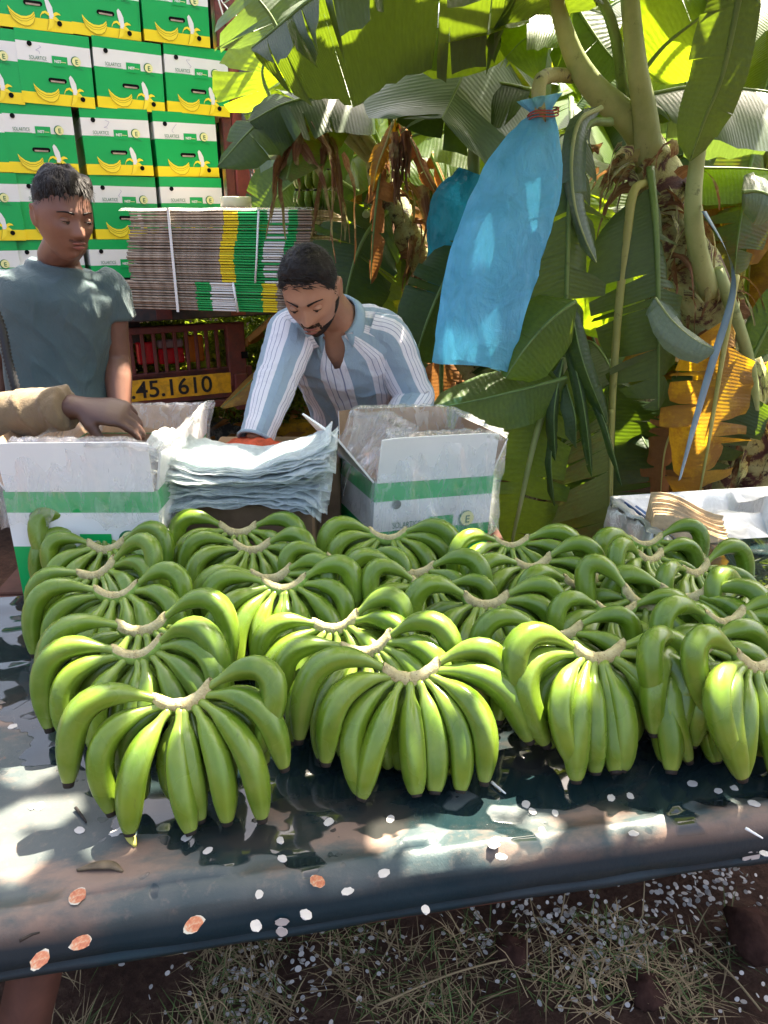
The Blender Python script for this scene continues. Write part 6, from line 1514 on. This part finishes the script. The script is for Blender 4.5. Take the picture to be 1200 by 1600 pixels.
# ---- boy in the teal grey T-shirt
def boy():
    Hc = P(99, 338, 1.93); s = .85; Mx = mat_head(Hc, 46, 12, 2)
    neck = P(95, 412, 2.03); chest = P(88, 500, 2.02); waist = P(92, 600, 2.02); pel = Vector((waist.x, 2.02, .86)); Rv = Vector((1, .12, .02))
    shL, shR = P(4, 452, 2.0), P(170, 448, 2.06)
    elL, wrL = P(-6, 575, 2.04), P(-2, 680, 1.98); elR, wrR = P(182, 560, 2.07), P(190, 660, 1.98)
    prof_b = [(0, .125, .095), (.25, .108, .082), (.55, .110, .084), (.8, .118, .086), (.88, .105, .072), (.93, .072, .058), (1, .052, .052)]
    sp = [pel, waist, chest, neck]
    parts = [closed_torso(sp, Rv, prof_b)]
    parts.append(tube_data([neck + Vector((0, .0, -.06)), neck + Vector((0, -.01, .02)), Hc + Vector((-.012, .03, -.055)), Hc + Vector((0, .015, -.01))], [.056, .050, .050, .05], 20)[:2])
    parts += head_parts(Mx, s, 1.1)
    parts.append(limb(shL, elL, wrL, .041, .037, .028)); parts.append(limb(shR, elR, wrR, .041, .038, .028))
    parts += hand_parts(wrL, wrL - elL, (-.3, -.6, .5), .5, 1, .9); parts += hand_parts(wrR, (.1, -.5, -.8), (.5, -.6, .5), .6, -1, .9)
    parts += legs_parts(pel + Vector((-.075, 0, -.02)), pel + Vector((.075, 0, -.02)))
    o = remesh('person', parts, .0042, 3, M['skin_boy'])
    tag(o, 'young person in a plain teal grey T-shirt standing by the truck, looking down', 'person')
    hair(Mx, s, 'boy', o, (.002, .020), 3, 5500); face_bits(Mx, s, o, 'boy', 'skin_boy'); beard(Mx, s, o, 'boy', 2, 3000)
    # T-shirt
    pr = [(0, .140, .108), (.2, .126, .100), (.5, .130, .102), (.78, .150, .108), (.875, .148, .096), (.92, .112, .078), (.945, .085, .070)]
    sp2 = [Vector((waist.x, 2.02, .93)), waist, chest, neck + Vector((0, 0, -.006))]
    prt = [closed_torso(sp2, Rv, pr)]
    for sh, el in ((shL, elL), (shR, elR)):
        d = (el - sh); prt.append(tube_data(spline([sh + Vector((.03 if sh is shL else -.03, 0, .01)), sh + d * .06, sh + d * .25, sh + d * .42], 12), [.048, .050, .053, .054, .055, .056, .057, .058, .058, .059, .060, .061], 18)[:2])
    remesh('tshirt', prt, .0055, 7, M['tshirt'], o, wrinkle(.0065, 3))
    ring = [neck + Vector((.074 * math.cos(a), .062 * math.sin(a) - .014, -.026 - .020 * max(0, -math.sin(a)) )) for a in np.linspace(0, 2 * math.pi, 34)]
    b = MB(); b.tube(ring, .006, 8, cap=False); b.obj('neckband', M['tshirt'], o)
    remesh('trousers', [closed_torso([pel + Vector((0, 0, -.10)), pel, pel + Vector((0, 0, .12))], Rv, [(0, .12, .09), (.5, .150, .108), (1, .135, .1)])] + legs_parts(pel + Vector((-.075, 0, -.02)), pel + Vector((.075, 0, -.02)), .090), .008, 4, M['jeans'], o)
    return o
boy_o = boy()
# corrugated hose hanging beside
hp = spline([P(-30, 440, 1.78), P(0, 505, 1.75), P(12, 560, 1.72), P(28, 625, 1.70), P(40, 720, 1.72)], 80)
b = MB(); b.tube(hp, [.0115 if i % 2 else .0085 for i in range(80)], 10); o = b.obj('corrugated_hose', M['ink_black']); tag(o, 'black corrugated hose hanging past the left edge in front of the T-shirt', 'hose')

# ---- bending man in the striped shirt
def man():
    Hc = P(487, 455, 2.00); s = .95; Mx = mat_head(Hc, -9, 33, -5)
    neck = P(522, 492, 2.13); chest = P(548, 565, 2.26); waist = P(566, 640, 2.45); pel = Vector((waist.x + .01, 2.60, .86)); Rv = Vector((1, .06, -.10))
    shL, shR = P(458, 520, 2.11), P(606, 532, 2.17); elL, wrL = P(428, 604, 1.98), P(398, 690, 1.86); elR, wrR = P(648, 622, 2.17), P(600, 705, 1.98)
    sp = [pel, waist, chest, neck]
    parts = [closed_torso(sp, Rv, [(0, .15, .11), (.25, .14, .105), (.5, .15, .108), (.75, .155, .105), (.86, .13, .085), (.93, .08, .065), (1, .055, .055)])]
    parts.append(tube_data([neck + Vector((0, .04, -.06)), neck + Vector((0, 0, .0)), Hc + Vector((.018, .055, -.02)), Hc + Vector((0, .02, .0))], [.062, .058, .055, .05], 20)[:2])
    parts += head_parts(Mx, s, .85)
    parts.append(limb(shL, elL, wrL, .044, .036, .027)); parts.append(limb(shR, elR, wrR, .046, .037, .028))
    parts += hand_parts(wrL, (-.1, -.6, -.8), (-.4, -.7, .4), .5, -1, 1.0); parts += hand_parts(wrR, (-.3, -.6, -.7), (.4, -.7, .5), .5, 1, 1.0)
    parts += legs_parts(pel + Vector((-.085, 0, -.02)), pel + Vector((.085, 0, -.02)), .085, back=.0)
    o = remesh('person', parts, .0045, 3, M['skin_man'])
    tag(o, 'bearded person in a blue and white striped shirt bending forward over the cartons', 'person')
    hair(Mx, s, 'man', o, (.003, .014), 5, 5200); face_bits(Mx, s, o, 'man', 'skin_man'); beard(Mx, s, o, 'man', 9, 30000)
    # shirt body
    def vw(u, f):
        g = u - .75; w_ = .040 * sstep(.85, 1.0, f); lim = .22
        if abs(g) >= lim or w_ <= 0: return u
        return .75 + math.copysign(w_ + abs(g) * (lim - w_) / lim, g if g != 0 else 1e-9)
    sp2 = [pel + Vector((0, .0, .02)), waist, chest, neck + Vector((0, .012, -.012))]
    V, F, U, w = torso_tube(sp2, Rv, [(0, .165, .125), (.25, .155, .12), (.5, .168, .124), (.74, .188, .128), (.86, .178, .112), (.93, .122, .088), (.98, .072, .068)], 128, 120, warp=vw)
    wr = wrinkle(.009, 1)
    cc = [sum((Vector(V[i * w + j]) for j in range(w)), Vector()) / w for i in range(120)]
    V = [v + (v - cc[k // w]).normalized() * wr(v, None) for k, v in enumerate(V)]
    # open placket: leave a V opening at the throat (front is -Y side)
    F2 = []
    for f in F:
        c = sum((V[i] for i in f), Vector()) / 4; i = f[0] // w; j = f[0] % w; u = (j + .5) / 128; front = abs(((u - .75 + .5) % 1) - .5)
        if j == 95 and i / 119.0 > .855: continue
        F2.append(f)
    mk('shirt_body', V, F2, M['stripes'], o, uv=[(u * 10 + .35, v) for u, v in U])
    # sleeves
    for nm, (a, e, c_, lim) in (('l', (shL, elL, wrL, .93)), ('r', (shR, elR, wrR, .9))):
        inn = .055 if nm == 'l' else -.055
        pts = [a + Vector((inn, 0, .022)), a, a.lerp(e, .35), a.lerp(e, .8), e, e.lerp(c_, .3), e.lerp(c_, .7), e.lerp(c_, .97)]; pp = spline(pts, 46); rr_ = [.060, .068, .066, .060, .058, .054, .046, .042]
        rads = [interp(np.linspace(0, 1, 8), rr_, i / 45) for i in range(46)]; n = 33; fr = frames(pp, up=(0, -1, 0)); V = []; U = []; F = []
        for i, (p, t, N, B) in enumerate(fr):
            for j in range(n):
                g = 2 * math.pi * j / (n - 1); rad = rads[i] * (1 + .05 * noise.noise(Vector((math.cos(g) * 1.5, math.sin(g) * 1.5, i * .35 + ord(nm)))) + .05 * max(0, 1 - abs(noise.noise(Vector((g * .7, i * .22, 7)))) * 4)); V.append(p + N * math.cos(g) * rad + B * math.sin(g) * rad); U.append((j / (n - 1) * 4 + .2, i / 45))
        for i in range(45):
            for j in range(n - 1): F.append((i * n + j, i * n + j + 1, (i + 1) * n + j + 1, (i + 1) * n + j))
        sl = mk('sleeve', V, F, M['stripes'], o, uv=U)
        b = MB(); p, t, N, B = fr[-1]; pt_ = [p + N * math.cos(g) * .045 + B * math.sin(g) * .045 for g in np.linspace(0, 2 * math.pi, 20)]; b.tube(pt_, .005, 6, cap=False); b.obj('cuff', M['stripes'], sl)
    # collar: two flaps leaning over the shoulders
    M['collar'] = m_cloth('blue_collar_cotton', (.25, .36, .45), (.30, .42, .52), wb=.3)
    T_ = (neck - chest).normalized(); X = (Rv - T_ * Rv.dot(T_)).normalized(); Y = T_.cross(X)      # Y points to the back
    for sg in (-1, 1):
        V = []; F = []; n = 16
        for i in range(n + 1):
            a = lerp(R(90), R(-62), i / n); ca, sa = math.cos(a) * sg, math.sin(a); base = neck + X * (.066 * ca) + Y * (.066 * sa) - T_ * (.006 + .028 * max(0, -sa))
            outd = (X * ca + Y * sa).normalized(); tipk = .018 + .030 * sstep(.62, 1, i / n)
            V += [base, base + T_ * .016 - outd * .003, base + T_ * .014 + outd * .006, base - T_ * (.002 + tipk * .45) + outd * (.014 + tipk * .35)]
        for i in range(n):
            for j in range(3): F.append((i * 4 + j, (i + 1) * 4 + j, (i + 1) * 4 + j + 1, i * 4 + j + 1))
        c_o = mk('collar', V, F, M['collar'], o); sm = c_o.modifiers.new('s', 'SOLIDIFY'); sm.thickness = .002
    # placket buttons
    for f in (.52, .64, .76):
        i = int(f * 59); u = 48; p = None
    remesh('trousers', [closed_torso([pel + Vector((0, 0, -.12)), pel, pel + Vector((0, -.03, .10))], Rv, [(0, .14, .11), (.5, .162, .125), (1, .15, .115)])] + legs_parts(pel + Vector((-.085, 0, -.02)), pel + Vector((.085, 0, -.02)), .096), .009, 4, M['jeans'], o)
    return o
man()

# ---- third person at the left edge: only the sleeve and hand reach into the picture
def worker():
    wr = P(118, 636, 1.60); el = Vector((-1.13, 1.66, 1.06)); sh = Vector((-1.34, 1.80, 1.32))
    pel = Vector((-1.52, 1.86, .88)); neck = Vector((-1.50, 1.84, 1.43)); Rv = Vector((.35, .9, 0)); Hc = neck + Vector((.05, -.02, .17)); Mx = mat_head(Hc, 80, 28)
    sp = [pel, pel.lerp(neck, .4), pel.lerp(neck, .75), neck]
    parts = [closed_torso(sp, Rv, [(0, .14, .10), (.3, .13, .1), (.75, .16, .11), (.9, .15, .09), (.96, .09, .065), (1, .055, .055)]), tube_data([neck + Vector((0, 0, -.06)), neck, Hc + Vector((-.01, 0, -.05)), Hc], [.058, .053, .052, .05], 18)[:2]]
    parts += head_parts(Mx, .98)
    parts.append(limb(sh, el, wr, .046, .038, .027))
    sh2 = Vector((-1.63, 2.0, 1.32)); el2 = Vector((-1.68, 2.02, 1.05)); wr2 = Vector((-1.60, 1.85, .86)); parts.append(limb(sh2, el2, wr2, .046, .038, .027)); parts += hand_parts(wr2, wr2 - el2, (-.5, 0, .6), .4)
    k1 = P(178, 640, 1.60); d = (k1 - wr).normalized()
    parts += hand_parts(wr + d * .012, d + Vector((0, 0, -.12)), (.15, -.45, .85), .82, 1, 1.08, .05, 1.0)
    parts += legs_parts(pel + Vector((.03, -.08, -.02)), pel + Vector((-.03, .08, -.02)))
    o = remesh('person', parts, .0045, 3, M['skin_dark']); tag(o, 'person in a khaki sleeve at the left edge reaching into the left open carton', 'person')
    hair(Mx, .98, 'boy', o, (.004, .016), 8, 900); face_bits(Mx, .98, o, 'boy', 'skin_dark')
    prt = [closed_torso([pel + Vector((0, 0, -.08))] + sp[1:], Rv, [(0, .160, .12), (.3, .148, .115), (.75, .178, .124), (.88, .165, .105), (.94, .11, .08), (.985, .072, .066)])]
    prt.append(tube_data(spline([sh + Vector((-.05, .02, .0)), sh, sh.lerp(el, .5), el, el.lerp(wr, .3), el.lerp(wr, .6), wr + (el - wr) * .04], 30), [interp([0, .3, .6, .85, 1], [.064, .062, .056, .050, .049], i / 29) for i in range(30)], 20)[:2])
    prt.append(tube_data(spline([sh2, el2, wr2], 16), [.06 - .015 * i / 15 for i in range(16)], 16)[:2])
    remesh('shirt', prt, .006, 5, M['khaki'], o, wrinkle(.008, 6))
    remesh('trousers', [closed_torso([pel + Vector((0, 0, -.12)), pel, pel + Vector((0, 0, .12))], Rv, [(0, .13, .1), (.5, .155, .115), (1, .14, .105)])] + legs_parts(pel + Vector((.03, -.08, -.02)), pel + Vector((-.03, .08, -.02)), .09), .01, 4, M['jeans'], o)
worker()

# ------------------------------------------------------------------ small things on the table
def sticker(px, py, r, mat, label, cat, group=None, dz=.0, face=False, seed=0, ry=.75, th=.0012):
    rng = random.Random(seed); n = 14
    if face:    # on the front face: intersect the vertical front plane
        T_ = Vector((TO.x, TO.y, TZ)); nrm = Vector((math.sin(TA), -math.cos(TA), 0)); pl_ = T_ + nrm * .0062; d = ray(px, py); t = (pl_ - O).dot(nrm) / d.dot(nrm); p = O + d * t; X = Vector((math.cos(TA), math.sin(TA), 0)); Y = Vector((0, 0, 1)); N = nrm
    else: p = Pz(px, py, TZ); X = Vector((1, 0, 0)); Y = Vector((0, 1, 0)); N = Vector((0, 0, 1)); l = (p - TO); u = l.x * math.cos(TA) + l.y * math.sin(TA); v = -l.x * math.sin(TA) + l.y * math.cos(TA); p.z = TZ + table_h(u, v)
    a0 = rng.uniform(0, 3.1); V = []; F = []
    for z in (0.0003, th):
        for i in range(n):
            a = 2 * math.pi * i / n; rad = r * (1 + .13 * rng.uniform(-1, 1)); q = X * (rad * math.cos(a) * math.cos(a0) - rad * ry * math.sin(a) * math.sin(a0)) + Y * (rad * math.cos(a) * math.sin(a0) + rad * ry * math.sin(a) * math.cos(a0)); V.append(q + N * z)
    F = [tuple(range(n, 2 * n))] + [(i, (i + 1) % n, n + (i + 1) % n, n + i) for i in range(n)]
    if cat == 'sticker': V = [v * .82 for v in V]
    o = mk('white_flake' if cat == 'flake' else 'fruit_sticker', V, F, mat, loc=p, smooth=False); tag(o, label, cat, group); return o
FL = [(125, 1299), (181, 1303), (195, 1298), (292, 1311), (325, 1332), (438, 1313), (441, 1342), (514, 1285), (600, 1365), (822, 1255), (832, 1266), (868, 1268), (847, 1295), (775, 1313), (772, 1320), (783, 1338), (955, 1247), (985, 1243), (1122, 1236), (1146, 1230), (1178, 1254), (1082, 1225), (1150, 1207), (1195, 1335), (50, 1262), (610, 1280), (478, 1427), (400, 1445), (543, 1392), (405, 1398), (665, 1420), (990, 1300), (20, 1135), (62, 1260)]
for k, (x, y) in enumerate(FL):
    sticker(x, y, .0072 + .001 * math.sin(k), M['flake'], 'small white round flake stuck on the dark table sheet', 'flake', 'white flakes on the table', seed=k, face=False)
for k, (x, y) in enumerate([(1180, 1338), (1168, 1337), (440, 1440), (440, 1455)]):
    sticker(x, y, .0085, M['flake'], 'small white round flake stuck on the dark table sheet', 'flake', 'white flakes on the table', seed=50 + k, face=True)
def m_sticker():
    t = NT('worn_sticker'); co = t.coord(); r_ = t.n('ShaderNodeVectorMath', operation='LENGTH'); t.l(co, r_.inputs[0]); n = t.noise(co, 160, 5, .7)
    c = t.ramp(n, [(.35, (.34, .28, .20)), (.5, (.36, .13, .06)), (.65, (.26, .07, .04))])
    c = t.mix(t.ramp(t.math('MULTIPLY', r_.outputs['Value'], 60.0), [(.60, 0.0), (.68, 1.0)]), c, (.36, .35, .30)); return t.done(t.prin(c, .55, .4))
M['sticker'] = m_sticker()
for k, (x, y, r_, lab) in enumerate([(303, 1444, .0155, 'worn orange and cream fruit sticker on the front edge near the middle left'), (122, 1401, .0150, 'pale half peeled sticker with orange flecks, farthest from the edge at the left'), (126, 1473, .0145, 'upright orange sticker with cream border near the left end of the edge'), (62, 1500, .0150, 'red sticker on the table edge, nearest the bottom left corner'), (496, 1374, .0130, 'white torn sticker with a pink fleck on the table left of centre')]):
    sticker(x, y, r_, M['sticker'], lab, 'sticker', seed=80 + k, th=.0007)
# peel scrap, stalk bits, twig
b = MB(); b.tube(spline([Pz(120, 1360, TZ + .004), Pz(150, 1352, TZ + .008), Pz(175, 1352, TZ + .008), Pz(192, 1362, TZ + .004)], 14), [(.001 + .006 * math.sin(math.pi * i / 13), .0025) for i in range(14)], 8); o = b.obj('peel_scrap', simple('dried_peel', (.10, .075, .045), .7, .4, 60)); tag(o, 'curved dark dried peel scrap lying on the table at the left', 'peel')
for k, (pts, lab) in enumerate([([(30, 1470), (42, 1464), (50, 1460), (62, 1457)], 'tiny black stalk bit on the table near the bottom left'), ([(118, 1262), (128, 1275), (135, 1285)], 'black stalk bit beside the sun patch left of the nearest hand'), ([(1165, 1294), (1192, 1310)], 'thin white sliver on the table at the right edge'), ([(768, 1222), (790, 1240)], 'thin pale thread on the wet table between two front hands')]):
    b = MB(); b.tube(spline([Pz(x, y, TZ + .004) for x, y in pts], 8), [.0022, .0022, .002, .0018, .0018, .0016, .0014, .001], 6); o = b.obj('stalk_bit' if k < 2 else 'sliver', M['btip'] if k < 2 else M['cwhite']); tag(o, lab, 'scrap')
b = MB(); b.tube(spline([Pz(195, 1300, TZ + .003), Pz(205, 1310, TZ + .006), Pz(212, 1322, TZ + .004)], 8), [(.002 + .004 * math.sin(i / 7 * 3.14), .003) for i in range(8)], 8); o = b.obj('flower_scrap', simple('yellow_scrap', (.42, .38, .08), .7, .3, 80)); tag(o, 'small yellow green flower scrap by the nearest hand tips', 'scrap')
# twigs lying on the ground in front
for k, (a, c_, lab) in enumerate([((590, 1570), (830, 1330 + 160), 'long dry grass stalk on the soil under the table middle'), ((1080, 1470), (1190, 1580), 'thin brown stalk on the soil at the lower right')]):
    b = MB(); b.tube(spline([Pz(*a, .03), Pz((a[0] + c_[0]) / 2, (a[1] + c_[1]) / 2 - 10, .05), Pz(*c_, .02)], 12), .0022, 6); o = b.obj('dry_stalk', M['straw']); tag(o, lab, 'stalk')
